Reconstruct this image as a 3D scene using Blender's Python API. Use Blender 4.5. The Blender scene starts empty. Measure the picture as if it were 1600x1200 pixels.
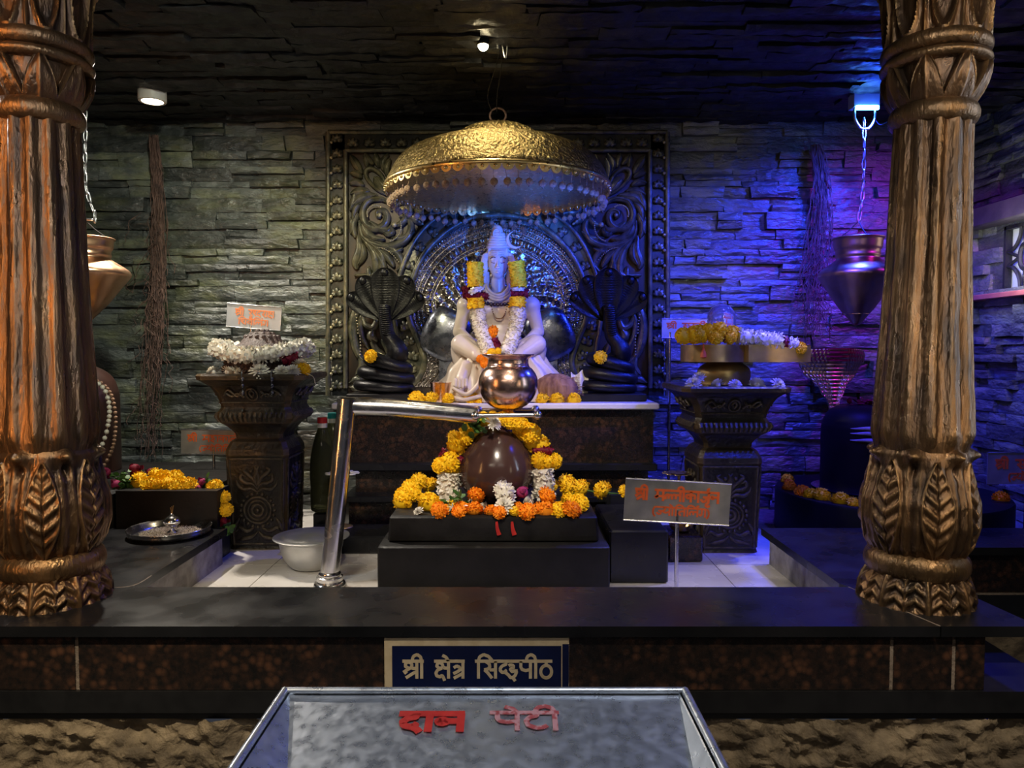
import bpy, math, random
import numpy as np
from mathutils import Vector, Matrix, Euler, noise

# ------------------------------------------------------------------ camera, world, lights, exposure
sc = bpy.context.scene
COL = sc.collection
PI = math.pi
CAMZ, F, CX, CY = 0.90, 1150.0, 800.0, 600.0
PITCH = math.atan(53.0 / F)
cam_d = bpy.data.cameras.new('camera')
cam_d.sensor_width = 36.0
cam_d.lens = 36.0 * F / 1600.0
cam_d.clip_start = 0.02
cam = bpy.data.objects.new('camera', cam_d)
cam.location = (0, 0, CAMZ)
cam.rotation_euler = (PI / 2 - PITCH, 0, 0)
COL.objects.link(cam)
sc.camera = cam

sc.view_settings.view_transform = 'Standard'
sc.view_settings.look = 'None'
sc.view_settings.gamma = 1.0
sc.view_settings.use_curve_mapping = False
sc.view_settings.exposure = 0.0

w = bpy.data.worlds.new('world')
sc.world = w
w.use_nodes = True
bg = w.node_tree.nodes['Background']
bg.inputs['Color'].default_value = (0.55, 0.60, 0.75, 1)
bg.inputs['Strength'].default_value = 0.05

def lamp(name, kind, loc, target=None, power=10, color=(1, 1, 1), size=0.1, size_y=None, angle=60, blend=0.5, spec=1.0):
    d = bpy.data.lights.new(name, kind)
    d.energy = power
    d.color = color
    d.specular_factor = spec
    if kind == 'AREA':
        d.size = size
        if size_y:
            d.shape = 'RECTANGLE'; d.size_y = size_y
    elif kind == 'SPOT':
        d.spot_size = math.radians(angle); d.spot_blend = blend; d.shadow_soft_size = size
    else:
        d.shadow_soft_size = size
    o = bpy.data.objects.new(name, d)
    o.location = loc
    if target is not None:
        o.rotation_euler = (Vector(target) - Vector(loc)).to_track_quat('-Z', 'Y').to_euler()
    COL.objects.link(o)
    return o

WARM = (1.0, 0.78, 0.50)
# bulb on the ceiling in front of the canopy, unseen spots added as fill, blue and violet LED lamps
lamp('bulb_light', 'SPOT', (-0.13, 3.66, 2.33), (-0.08, 4.3, 1.2), 18, (1.0, .84, .55), 0.03, angle=128, blend=.7)
lamp('fill_spot_center', 'SPOT', (0.0, 1.5, 2.38), (-0.10, 4.0, 0.45), 330, (1.0, .87, .70), 0.05, angle=36, blend=.6)  # unseen, like the left and altar spots; added to brighten the shrine
lamp('fill_spot_left', 'SPOT', (-1.0, 2.5, 2.38), (-2.35, 5.0, 1.05), 165, (0.95, 1.0, .82), 0.06, angle=66, blend=.9)
lamp('fill_spot_altar', 'SPOT', (-0.9, 2.5, 2.30), (-0.75, 4.8, 1.45), 170, (1.0, .90, .56), 0.04, angle=38, blend=.9)
lamp('wall_yellow_spot', 'SPOT', (-0.9, 3.0, 2.35), (-1.75, 5.0, 1.55), 34, (1.0, .95, .42), 0.04, angle=36, blend=.9)
lamp('left_back_white', 'SPOT', (-2.9, 2.9, 2.1), (-1.7, 2.65, 1.2), 60, (0.80, .90, 1.0), 0.06, angle=60, blend=.5)
def strip(name, loc, target, power, color, w_, h_, spread):
    o = lamp(name, 'AREA', loc, target, power, color, w_, h_)
    o.data.spread = math.radians(spread); o.data.use_shadow = True
    d = Vector(target) - Vector(loc)
    o.rotation_euler = d.to_track_quat('-Z', 'Y').to_euler()
    return o
# unseen upright strips, added close in front of each pillar as fill
strip('left_pillar_fill', (-2.28, 1.55, 1.3), (-1.67, 2.65, 1.25), 3.3, (1.0, .46, .15), .08, 1.9, 60)
strip('left_pillar_cool_fill', (-1.25, 1.5, 1.5), (-1.67, 2.65, 1.4), 1.3, (.72, .82, 1.0), .05, 1.6, 50)
strip('right_pillar_fill', (1.95, 1.50, 1.3), (1.47, 2.65, 1.25), 1.35, (1.0, .80, .54), .07, 1.9, 55)
strip('right_pillar_cool_fill', (1.22, 1.45, 1.5), (1.47, 2.65, 1.4), 1.1, (.85, .90, 1.0), .05, 1.6, 50)
strip('right_side_fill', (2.35, 2.5, 1.3), (1.47, 2.65, 1.25), 1.6, (.65, .78, 1.0), .05, 1.6, 70)
lamp('left_ceiling_spot', 'SPOT', (-2.15, 4.38, 2.33), (-1.2, 3.5, -.2), 260, (1.0, .90, .76), 0.05, angle=118, blend=.9)
lamp('blue_led', 'SPOT', (2.12, 4.36, 2.25), (1.7, 4.9, 0.2), 280, (.02, .05, 1.0), 0.05, angle=140, blend=.9)
lamp('blue_led_glow', 'POINT', (2.115, 4.33, 2.27), None, 2.5, (.01, .07, 1.0), 0.02)
lamp('violet_led', 'SPOT', (2.75, 3.9, 1.9), (2.5, 5.0, 1.35), 60, (.40, .02, 1.0), 0.06, angle=100, blend=.9)
lamp('blue_floor_fill', 'SPOT', (1.75, 3.0, 2.30), (0.85, 4.6, 0.8), 260, (.03, .05, 1.0), 0.05, angle=72, blend=.9)  # unseen; this and the blue spots below are added to spread blue
lamp('blue_right_wall', 'SPOT', (1.3, 3.4, 2.35), (2.3, 4.9, 0.3), 330, (.05, .03, 1.0), 0.06, angle=84, blend=.9)
lamp('blue_head_spot', 'SPOT', (0.55, 2.9, 1.10), (0.0, 4.75, 1.80), 60, (.03, .18, 1.0), 0.04, angle=24, blend=.9)
lamp('blue_canopy_spot', 'SPOT', (0.45, 3.1, 1.05), (-0.08, 4.6, 1.86), 230, (.02, .12, 1.0), 0.04, angle=50, blend=.9)
lamp('blue_backdrop_fill', 'SPOT', (1.35, 3.3, 2.3), (0.55, 4.85, 1.35), 120, (.04, .08, 1.0), 0.04, angle=48, blend=.9)
lamp('blue_kerb_fill', 'SPOT', (2.3, 3.6, 2.2), (1.0, 2.55, 0.0), 70, (.04, .05, 1.0), 0.06, angle=50, blend=.8)
lamp('marble_blue_white', 'SPOT', (1.9, 3.9, 2.3), (1.0, 3.3, -.18), 130, (.45, .42, 1.0), 0.05, angle=36, blend=.7)
lamp('box_blue_fill', 'SPOT', (1.6, 1.9, 2.2), (0.1, 1.0, 0.2), 26, (.08, .06, 1.0), 0.05, angle=40, blend=.8)
lamp('box_fill', 'SPOT', (0.35, 0.5, 2.3), (-0.05, 1.25, 0.2), 110, (.82, .90, 1.0), 0.10, angle=44, blend=.7)  # unseen spot added to brighten the steel box
strip('box_highlight_fill', (0.30, 2.78, 2.36), (0.28, 2.75, 0.0), 1.6, (1.0, .88, .66), .75, .04, 60)  # unseen strip added so the steel box catches a highlight
strip('front_left_fill', (-1.3, 0.8, 2.2), (-1.4, 2.4, -.5), 9, (1.0, .86, .62), .9, .06, 60)  # unseen strips added on both sides to brighten the platform front
strip('front_right_fill', (1.3, 0.8, 2.2), (1.3, 2.4, -.5), 6, (1.0, .88, .70), .9, .06, 60)
lamp('rear_fill_left', 'AREA', (-1.1, -0.7, 2.2), (-0.9, 3.0, 0.2), 7, (1.0, .86, .66), 1.3, .12)  # unseen panels behind the camera, added for fill and metal reflections
lamp('rear_fill_right', 'AREA', (1.1, -0.7, 2.2), (0.9, 3.0, 0.2), 3, (1.0, .92, .80), 1.3, .12)

def P(px, py, d):
    """point of the place at distance d along +Y that the photograph shows at pixel px, py"""
    x, z = (px - CX) / F, -(py - CY) / F
    c, s = math.cos(PITCH), math.sin(PITCH)
    yy, zz = c + z * s, -s + z * c
    return Vector((x / yy * d, d, CAMZ + zz / yy * d))
def G(px, py, z):
    a = P(px, py, 1.0) - Vector((0, 0, CAMZ))
    t = (z - CAMZ) / a.z
    return Vector((a.x * t, a.y * t, z))

# ------------------------------------------------------------------ mesh helper
class MB:
    def __init__(s):
        s.v = []; s.f = []; s.m = []; s.tone = []; s.ct = 0.5
    def add(s, vs, fs, mi=0):
        b = len(s.v)
        s.v += [tuple(p) for p in vs]
        s.tone += [s.ct] * len(vs)
        s.f += [tuple(i + b for i in f) for f in fs]
        s.m += [mi] * len(fs)
    def box(s, c, size, rz=0.0, bev=0.0, mi=0, taper=1.0, rot=None):
        hx, hy, hz = [k / 2 for k in size]
        R = rot if rot is not None else Matrix.Rotation(rz, 3, 'Z')
        c = Vector(c)
        if bev <= 0:
            vs = [(x * hx * (taper if z > 0 else 1), y * hy * (taper if z > 0 else 1), z * hz) for z in (-1, 1) for y in (-1, 1) for x in (-1, 1)]
            fs = [(0, 2, 3, 1), (4, 5, 7, 6), (0, 1, 5, 4), (2, 6, 7, 3), (0, 4, 6, 2), (1, 3, 7, 5)]
        else:
            b = min(bev, hx * .9, hy * .9, hz * .9)
            def ring(z, ix, iy, tp):
                X, Y = (hx * tp - ix), (hy * tp - iy)
                return [(-X + b, -Y, z), (X - b, -Y, z), (X, -Y + b, z), (X, Y - b, z), (X - b, Y, z), (-X + b, Y, z), (-X, Y - b, z), (-X, -Y + b, z)]
            vs = ring(-hz, b, b, 1) + ring(-hz + b, 0, 0, 1) + ring(hz - b, 0, 0, taper) + ring(hz, b, b, taper)
            fs = [tuple(range(7, -1, -1)), tuple(range(24, 32))]
            for r in range(3):
                for i in range(8):
                    j = (i + 1) % 8
                    fs.append((r * 8 + i, r * 8 + j, r * 8 + 8 + j, r * 8 + 8 + i))
        s.add([c + R @ Vector(p) for p in vs], fs, mi)
    def b2(s, x0, x1, y0, y1, z0, z1, bev=0.0, mi=0):
        s.box(((x0 + x1) / 2, (y0 + y1) / 2, (z0 + z1) / 2), (x1 - x0, y1 - y0, z1 - z0), bev=bev, mi=mi)
    def lathe(s, prof, n=48, c=(0, 0, 0), fn=None, mi=0, sx=1, sy=1, rot=None):
        c = Vector(c); vs = []; fs = []
        for k, (r, z) in enumerate(prof):
            for i in range(n):
                t = 2 * PI * i / n
                rr = r if fn is None else fn(r, z, t, k)
                p = Vector((rr * math.cos(t) * sx, rr * math.sin(t) * sy, z))
                if rot is not None: p = rot @ p
                vs.append(c + p)
        for k in range(len(prof) - 1):
            for i in range(n):
                j = (i + 1) % n
                fs.append((k * n + i, k * n + j, (k + 1) * n + j, (k + 1) * n + i))
        if prof[0][0] > 1e-6: fs.append(tuple(range(n - 1, -1, -1)))
        if prof[-1][0] > 1e-6: fs.append(tuple((len(prof) - 1) * n + i for i in range(n)))
        s.add(vs, fs, mi)
    def ball(s, c, r, n=12, m=8, sc=(1, 1, 1), mi=0, rot=None):
        prof = [(max(1e-7, r * math.sin(PI * k / m)), -r * math.cos(PI * k / m)) for k in range(m + 1)]
        c = Vector(c); vs = []; fs = []
        for k, (q, z) in enumerate(prof):
            for i in range(n):
                t = 2 * PI * i / n
                p = Vector((q * math.cos(t) * sc[0], q * math.sin(t) * sc[1], z * sc[2]))
                if rot is not None: p = rot @ p
                vs.append(c + p)
        for k in range(m):
            for i in range(n):
                j = (i + 1) % n
                fs.append((k * n + i, k * n + j, (k + 1) * n + j, (k + 1) * n + i))
        s.add(vs, fs, mi)
    def tube(s, pts, r, n=8, closed=False, flat=1.0, up=None, mi=0, caps=True):
        pts = [Vector(p) for p in pts]; N = len(pts)
        rs = r if isinstance(r, (list, tuple)) else [r] * N
        vs = []; fs = []
        prev = None
        for i in range(N):
            a = pts[(i - 1) % N] if (closed or i > 0) else pts[i]
            b = pts[(i + 1) % N] if (closed or i < N - 1) else pts[i]
            t = (b - a)
            t = t.normalized() if t.length > 1e-9 else Vector((0, 0, 1))
            u = Vector(up) if up is not None else (prev if prev is not None else (Vector((0, 0, 1)) if abs(t.z) < .9 else Vector((1, 0, 0))))
            u = u - t * u.dot(t)
            if u.length < 1e-6: u = t.orthogonal()
            u.normalize(); sd = t.cross(u)
            if up is None: prev = u
            for k in range(n):
                q = 2 * PI * k / n
                vs.append(pts[i] + sd * (rs[i] * math.cos(q)) + u * (rs[i] * flat * math.sin(q)))
        for i in range(N if closed else N - 1):
            j = (i + 1) % N
            for k in range(n):
                l = (k + 1) % n
                fs.append((i * n + k, i * n + l, j * n + l, j * n + k))
        if not closed and caps:
            fs.append(tuple(range(n - 1, -1, -1))); fs.append(tuple((N - 1) * n + k for k in range(n)))
        s.add(vs, fs, mi)
    def grid(s, nu, nv, fn, mi=0, wrap=False):
        vs = [fn(i / (nu - 1) if not wrap else i / nu, j / (nv - 1)) for j in range(nv) for i in range(nu)]
        fs = []
        for j in range(nv - 1):
            for i in range(nu if wrap else nu - 1):
                k = (i + 1) % nu
                fs.append((j * nu + i, j * nu + k, (j + 1) * nu + k, (j + 1) * nu + i))
        s.add(vs, fs, mi)
    def poly(s, pts, z0, z1, mi=0):
        n = len(pts)
        vs = [(x, y, z0) for x, y in pts] + [(x, y, z1) for x, y in pts]
        fs = [tuple(range(n - 1, -1, -1)), tuple(range(n, 2 * n))] + [(i, (i + 1) % n, n + (i + 1) % n, n + i) for i in range(n)]
        s.add(vs, fs, mi)
    def petal(s, p, d, side, L, W, curl=0.3, mi=0):
        p = Vector(p); d = Vector(d).normalized(); side = Vector(side)
        side = (side - d * side.dot(d)).normalized()
        n = d.cross(side)
        a = p + side * W * .3; b = p - side * W * .3
        m1 = p + d * L * .55 + n * L * curl * .3
        tip = p + d * L + n * L * curl
        s.add([b, a, m1 + side * W * .55, m1 - side * W * .55, tip + side * W * .28, tip - side * W * .28], [(0, 1, 2, 3), (3, 2, 4, 5)], mi)
    def mesh(s, name, mats, smooth=30):
        me = bpy.data.meshes.new(name)
        me.from_pydata(s.v, [], s.f)
        if not isinstance(mats, (list, tuple)): mats = [mats]
        for m in mats: me.materials.append(m)
        if len(mats) > 1: me.polygons.foreach_set('material_index', s.m)
        if smooth:
            me.polygons.foreach_set('use_smooth', [True] * len(s.f))
            try: me.set_sharp_from_angle(angle=math.radians(smooth))
            except Exception: pass
        if any(t != .5 for t in s.tone):
            at = me.attributes.new('tone', 'FLOAT', 'POINT')
            at.data.foreach_set('value', s.tone)
        me.update()
        return me
    def obj(s, name, mats, parent=None, loc=None, smooth=30, **kw):
        o = bpy.data.objects.new(name, s.mesh(name, mats, smooth))
        COL.objects.link(o)
        if loc is not None: o.location = loc
        if parent is not None: o.parent = parent
        for k, v in kw.items(): o[k] = v
        return o

def recal(o):
    import bmesh
    bm = bmesh.new(); bm.from_mesh(o.data); bmesh.ops.recalc_face_normals(bm, faces=bm.faces); bm.to_mesh(o.data); bm.free()
    return o
def thing(name, label, cat, loc=(0, 0, 0), rz=0, group=None):
    o = bpy.data.objects.new(name, None); COL.objects.link(o)
    o.empty_display_size = .05
    o.location = loc; o.rotation_euler = (0, 0, rz)
    o['label'] = label; o['category'] = cat
    if group: o['group'] = group
    return o
def tag(o, label, cat, group=None, kind=None):
    o['label'] = label; o['category'] = cat
    if group: o['group'] = group
    if kind: o['kind'] = kind
    return o
def inst(me, name, parent=None, loc=(0, 0, 0), rot=(0, 0, 0), s=1.0):
    o = bpy.data.objects.new(name, me); COL.objects.link(o)
    o.location = loc; o.rotation_euler = rot
    o.scale = (s, s, s) if isinstance(s, (int, float)) else s
    if parent is not None: o.parent = parent
    return o
def struct(mb, name, mats, smooth=30):
    o = mb.obj(name, mats, smooth=smooth); o['kind'] = 'structure'; return o
def fuse(mb, name, mat, parent, voxel=0.006, smooth=6, **kw):
    """weld overlapping closed shapes into one continuous skin"""
    o = mb.obj(name, mat, parent, **kw)
    m = o.modifiers.new('r', 'REMESH'); m.mode = 'VOXEL'; m.voxel_size = voxel; m.use_smooth_shade = True
    if smooth:
        m = o.modifiers.new('s', 'SMOOTH'); m.factor = .5; m.iterations = smooth
    dg = bpy.context.evaluated_depsgraph_get()
    dg.update()
    me = bpy.data.meshes.new_from_object(o.evaluated_get(dg))
    o.modifiers.clear()
    old = o.data; o.data = me; me.name = name
    if len(me.materials) == 0: me.materials.append(mat)
    bpy.data.meshes.remove(old)
    me.polygons.foreach_set('use_smooth', [True] * len(me.polygons))
    return o
def smoothpath(pts, k=6):
    pts = [Vector(p) for p in pts]; out = []
    n = len(pts)
    for i in range(n - 1):
        p0 = pts[max(0, i - 1)]; p1 = pts[i]; p2 = pts[i + 1]; p3 = pts[min(n - 1, i + 2)]
        for j in range(k):
            t = j / k
            out.append(.5 * ((2 * p1) + (p2 - p0) * t + (2 * p0 - 5 * p1 + 4 * p2 - p3) * t * t + (3 * p1 - p0 - 3 * p2 + p3) * t ** 3))
    out.append(pts[-1])
    return out

# ------------------------------------------------------------------ materials
def new_mat(name):
    m = bpy.data.materials.new(name); m.use_nodes = True
    nt = m.node_tree; nt.nodes.clear()
    out = nt.nodes.new('ShaderNodeOutputMaterial'); b = nt.nodes.new('ShaderNodeBsdfPrincipled')
    nt.links.new(b.outputs[0], out.inputs[0])
    return m, nt, b
def mat(name, c1, c2=None, rough=.5, metal=0.0, scale=8.0, detail=6, bump=0.0, bscale=None, edge=None, edge_amt=1.0,
        rough2=None, tone=0.0, coat=0.0, spec=.5, stretch=(1, 1, 1), lo=.35, hi=.65, sheen=0, sss=0, vor=None, bdist=.01):
    m, nt, b = new_mat(name); N = nt.nodes.new; L = nt.links.new
    tc = N('ShaderNodeTexCoord'); mp = N('ShaderNodeMapping'); mp.inputs['Scale'].default_value = stretch
    L(tc.outputs['Object'], mp.inputs[0])
    c2 = c2 or c1
    ns = N('ShaderNodeTexNoise'); ns.inputs['Scale'].default_value = scale; ns.inputs['Detail'].default_value = detail
    L(mp.outputs[0], ns.inputs['Vector'])
    rp = N('ShaderNodeValToRGB'); rp.color_ramp.elements[0].position = lo; rp.color_ramp.elements[1].position = hi
    rp.color_ramp.elements[0].color = (*c1, 1); rp.color_ramp.elements[1].color = (*c2, 1)
    L(ns.outputs['Fac'], rp.inputs[0])
    colr = rp.outputs[0]
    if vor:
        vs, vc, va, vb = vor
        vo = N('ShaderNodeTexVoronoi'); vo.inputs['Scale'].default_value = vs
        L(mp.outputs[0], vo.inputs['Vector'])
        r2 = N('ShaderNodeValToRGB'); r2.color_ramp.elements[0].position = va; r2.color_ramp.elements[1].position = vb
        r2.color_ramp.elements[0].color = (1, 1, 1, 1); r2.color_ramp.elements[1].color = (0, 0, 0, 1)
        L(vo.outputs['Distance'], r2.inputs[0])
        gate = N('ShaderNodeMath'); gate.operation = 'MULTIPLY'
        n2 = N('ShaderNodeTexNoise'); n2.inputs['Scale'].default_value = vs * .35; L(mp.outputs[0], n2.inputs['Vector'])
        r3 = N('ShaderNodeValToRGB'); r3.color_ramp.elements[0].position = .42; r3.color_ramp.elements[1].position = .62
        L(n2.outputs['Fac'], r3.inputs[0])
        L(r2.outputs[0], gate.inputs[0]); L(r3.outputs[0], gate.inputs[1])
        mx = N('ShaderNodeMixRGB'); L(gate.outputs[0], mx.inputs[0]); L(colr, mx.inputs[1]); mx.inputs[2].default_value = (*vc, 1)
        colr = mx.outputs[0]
    if tone:
        at = N('ShaderNodeAttribute'); at.attribute_name = 'tone'
        mr = N('ShaderNodeMapRange'); mr.inputs['To Min'].default_value = 1 - tone; mr.inputs['To Max'].default_value = 1 + tone
        L(at.outputs['Fac'], mr.inputs[0])
        mx = N('ShaderNodeMixRGB'); mx.blend_type = 'MULTIPLY'; mx.inputs[0].default_value = 1
        L(colr, mx.inputs[1]); L(mr.outputs[0], mx.inputs[2]); colr = mx.outputs[0]
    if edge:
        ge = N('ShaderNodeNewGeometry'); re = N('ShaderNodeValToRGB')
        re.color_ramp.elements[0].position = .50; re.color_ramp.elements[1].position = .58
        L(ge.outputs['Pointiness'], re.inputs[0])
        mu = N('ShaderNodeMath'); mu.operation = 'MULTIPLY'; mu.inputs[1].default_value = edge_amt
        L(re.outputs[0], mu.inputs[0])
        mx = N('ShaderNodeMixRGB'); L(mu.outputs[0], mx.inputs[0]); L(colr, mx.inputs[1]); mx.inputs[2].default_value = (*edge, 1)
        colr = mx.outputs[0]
    L(colr, b.inputs['Base Color'])
    b.inputs['Metallic'].default_value = metal
    b.inputs['Specular IOR Level'].default_value = spec
    b.inputs['Coat Weight'].default_value = coat
    b.inputs['Coat Roughness'].default_value = .15
    if sss:
        b.inputs['Subsurface Weight'].default_value = sss; b.inputs['Subsurface Radius'].default_value = (.02, .015, .01)
    if rough2 is not None:
        mr = N('ShaderNodeMapRange'); mr.inputs['From Min'].default_value = .35; mr.inputs['From Max'].default_value = .65
        mr.inputs['To Min'].default_value = rough; mr.inputs['To Max'].default_value = rough2
        nr = N('ShaderNodeTexNoise'); nr.inputs['Scale'].default_value = scale * 2.3; L(mp.outputs[0], nr.inputs['Vector'])
        L(nr.outputs['Fac'], mr.inputs[0]); L(mr.outputs[0], b.inputs['Roughness'])
    else:
        b.inputs['Roughness'].default_value = rough
    if bump:
        nb = N('ShaderNodeTexNoise'); nb.inputs['Scale'].default_value = bscale or scale * 3; nb.inputs['Detail'].default_value = 8
        L(mp.outputs[0], nb.inputs['Vector'])
        bp = N('ShaderNodeBump'); bp.inputs['Strength'].default_value = bump; bp.inputs['Distance'].default_value = bdist
        L(nb.outputs['Fac'], bp.inputs['Height']); L(bp.outputs[0], b.inputs['Normal'])
    return m
def emis(name, col, s):
    m, nt, b = new_mat(name)
    b.inputs['Base Color'].default_value = (*col, 1); b.inputs['Emission Color'].default_value = (*col, 1); b.inputs['Emission Strength'].default_value = s
    return m
def glass(name, col=(1, 1, 1), rough=.03, ior=1.45, trans=1.0):
    m, nt, b = new_mat(name)
    b.inputs['Base Color'].default_value = (*col, 1); b.inputs['Transmission Weight'].default_value = trans
    b.inputs['Roughness'].default_value = rough; b.inputs['IOR'].default_value = ior
    return m

M = {}
M['slate'] = mat('slate', (.040, .047, .046), (.118, .130, .124), .26, 0, 5, 8, 1.0, 16, tone=.5, rough2=.5, spec=.9, vor=(9, (.135, .145, .085), .25, .95), stretch=(1, 1, 2.2), bdist=.02)  # greenish-gold mineral patches, painting the wall's sheen into its colour
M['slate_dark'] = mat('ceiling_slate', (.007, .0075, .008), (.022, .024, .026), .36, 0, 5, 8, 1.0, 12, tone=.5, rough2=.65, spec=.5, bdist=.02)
M['black_granite'] = mat('black_granite', (.005, .0055, .0065), (.012, .012, .014), .24, 0, 3, 8, .05, 60, rough2=.36, spec=.4)
M['black_side'] = mat('black_granite_edge', (.006, .006, .007), (.010, .010, .011), .4, 0, 20)
M['brown_granite'] = mat('brown_granite', (.008, .007, .007), (.022, .013, .010), .22, 0, 45, 6, .0, vor=(34, (.080, .036, .020), .15, .60), rough2=.3)
M['grout'] = mat('grout', (.22, .17, .13), (.12, .09, .07), .9, 0, 30, bump=.5)
M['rough_stone'] = mat('rough_stone', (.085, .062, .038), (.24, .18, .11), .8, 0, 12, 8, .9, 30, bdist=.02)
M['grey_stone'] = mat('grey_stone', (.16, .14, .14), (.30, .28, .27), .7, 0, 14, 8, .5, 40)
M['marble'] = mat('white_marble', (.62, .58, .54), (.80, .77, .74), .22, 0, 3, 8, rough2=.35, lo=.3, hi=.7)
M['floor'] = mat('hall_floor', (.05, .045, .04), (.09, .08, .07), .4, 0, 3)
M['bronze'] = mat('aged_bronze_paint', (.030, .026, .024), (.20, .105, .045), .26, .82, 9, 8, .55, 85, edge=(.50, .30, .12), edge_amt=.45, rough2=.44, stretch=(1, 1, .35), lo=.3, hi=.7)  # edge colour paints golden highlights onto the ridges
M['ped'] = mat('dark_gilded_stone', (.005, .0045, .004), (.016, .012, .009), .32, 0, 9, 8, .6, 40, edge=(.20, .125, .045), edge_amt=.5, rough2=.5)
M['ped_relief'] = mat('gilded_relief', (.035, .028, .020), (.11, .085, .055), .38, .2, 30, 8, .6, 60, rough2=.55)
M['copper'] = mat('copper', (.66, .42, .34), (.78, .52, .42), .20, 1, 9, rough2=.28, bump=.04, bscale=60)
M['copper_old'] = mat('worn_copper_brass', (.50, .29, .17), (.62, .38, .24), .30, 1, 9, rough2=.42)
M['steel'] = mat('stainless_steel', (.58, .57, .56), (.70, .69, .68), .16, 1, 9, rough2=.28)
M['steel_sheet'] = mat('scratched_steel_sheet', (.42, .45, .50), (.66, .70, .76), .26, .85, 22, 8, .07, 60, rough2=.40, lo=.25, hi=.75)
M['brass'] = mat('brass', (.50, .34, .12), (.66, .48, .20), .26, 1, 20, rough2=.4, edge=(.95, .75, .38), edge_amt=.6)
M['brass_emb'] = mat('embossed_brass', (.30, .22, .085), (.46, .36, .16), .32, 1, 30, 4, 1.0, 60, rough2=.42, bdist=.02)
M['brass_dim'] = mat('dull_brass', (.36, .24, .09), (.50, .35, .15), .34, .9, 12, rough2=.5)
M['silver'] = mat('embossed_silver', (.36, .33, .30), (.55, .51, .47), .20, 1, 40, rough2=.30, bump=.08, bscale=120)
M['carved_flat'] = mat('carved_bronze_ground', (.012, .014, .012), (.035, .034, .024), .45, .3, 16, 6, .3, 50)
M['silver_ham'] = mat('hammered_silver', (.42, .40, .40), (.60, .58, .58), .30, 1, 20, rough2=.42, bump=.7, bscale=42, bdist=.02)
M['silver_dark'] = mat('tarnished_silver', (.10, .11, .13), (.22, .23, .26), .22, .9, 14, rough2=.35, bump=.2, bscale=30)
M['carved'] = mat('carved_bronze_green', (.050, .054, .038), (.17, .155, .095), .27, .35, 16, 6, .3, 50, edge=(.50, .44, .24), edge_amt=.7, rough2=.38)  # gold highlights of the carving put into its edge colour
M['wood'] = mat('varnished_wood', (.006, .003, .002), (.060, .027, .008), .5, 0, 12, stretch=(1, 1, .3))
M['black_matt'] = mat('black_oiled_stone', (.003, .003, .003), (.006, .006, .006), .5, 0, 8, spec=.15)
M['black_stone'] = mat('black_stone', (.006, .0055, .0055), (.012, .011, .011), .42, 0, 8, 6, .15, 60, rough2=.55, spec=.25)
M['brown_linga'] = mat('brown_polished_stone', (.040, .020, .018), (.060, .030, .026), .14, 0, 4, 4, rough2=.24, coat=.3)
M['snake'] = mat('black_scaled_stone', (.004, .004, .005), (.008, .008, .009), .30, 0, 20, 4, .2, 140, rough2=.40, spec=.3)
M['idol'] = mat('cream_marble', (.56, .47, .38), (.66, .58, .50), .28, 0, 6, 4, rough2=.36, spec=.5)
M['idol_dark'] = mat('painted_dark_beads', (.02, .014, .02), (.04, .02, .03), .3)
M['yellow'] = mat('marigold_yellow', (.84, .46, .008), (.95, .66, .020), .65, 0, 40, spec=.2)
M['orange'] = mat('marigold_orange', (.80, .20, .005), (.90, .32, .01), .65, 0, 40, spec=.2)
M['white_fl'] = mat('white_petals', (.62, .57, .46), (.80, .77, .69), .6, 0, 40, spec=.2)
M['maroon'] = mat('maroon_petals', (.10, .003, .010), (.20, .008, .03), .6, 0, 40, spec=.2)
M['pink'] = mat('magenta_rose', (.28, .02, .08), (.42, .05, .16), .6, 0, 40, spec=.2)
M['leaf'] = mat('green_leaf', (.03, .09, .015), (.07, .17, .03), .55, 0, 30)
M['brownfib'] = mat('coconut_husk', (.14, .06, .030), (.34, .18, .095), .8, 0, 30, 8, .8, 70, stretch=(1, 1, .2))
M['bead_white'] = mat('white_beads', (.62, .56, .46), (.75, .70, .60), .35)
M['bead_brown'] = mat('rudraksha', (.16, .08, .045), (.30, .17, .10), .7, 0, 60, 6, .8, 160)
M['bead_pale'] = mat('pale_rudraksha', (.26, .17, .12), (.46, .34, .25), .6, 0, 60, 6, .9, 160)
M['bead_dark'] = mat('dark_rudraksha', (.035, .018, .014), (.08, .045, .034), .5, 0, 60, 6, .8, 160)
M['root'] = mat('dry_roots', (.055, .030, .024), (.15, .085, .065), .8, 0, 30, 6, .5, 60)
M['sign_red'] = mat('orange_red_paint', (.80, .11, .015), (.85, .16, .03), .5, 0, 50)
M['sign_worn'] = mat('worn_orange_paint', (.72, .17, .04), (.62, .25, .12), .5, 0, 60)
M['red_paint'] = mat('red_paint', (.38, .012, .010), (.50, .025, .018), .4, 0, 40)
M['red_faded'] = mat('flaking_red_paint', (.30, .05, .05), (.42, .20, .20), .5, 0, 80, lo=.45, hi=.55)
M['sign_metal'] = mat('sign_plate', (.22, .22, .21), (.36, .34, .31), .34, .35, 9, rough2=.5)
M['steel_brushed'] = mat('brushed_steel', (.50, .50, .49), (.62, .61, .60), .36, .7, 9, rough2=.46)
M['sign_grey'] = mat('dull_sign_plate', (.34, .36, .38), (.44, .46, .48), .4, .3, 9)
M['blue_plate'] = mat('navy_tile', (.003, .006, .035), (.004, .010, .055), .2, 0, 9)
M['cream'] = mat('cream_paint', (.50, .38, .23), (.60, .48, .31), .5, 0, 30)
M['white_plastic'] = mat('white_plastic', (.7, .68, .62), None, .4)
M['red_plastic'] = mat('red_plastic', (.45, .02, .02), None, .35)
M['teal_plastic'] = mat('teal_plastic', (.01, .22, .22), None, .35)
M['black_metal'] = mat('black_wire', (.02, .02, .02), None, .45, .3)
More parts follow.
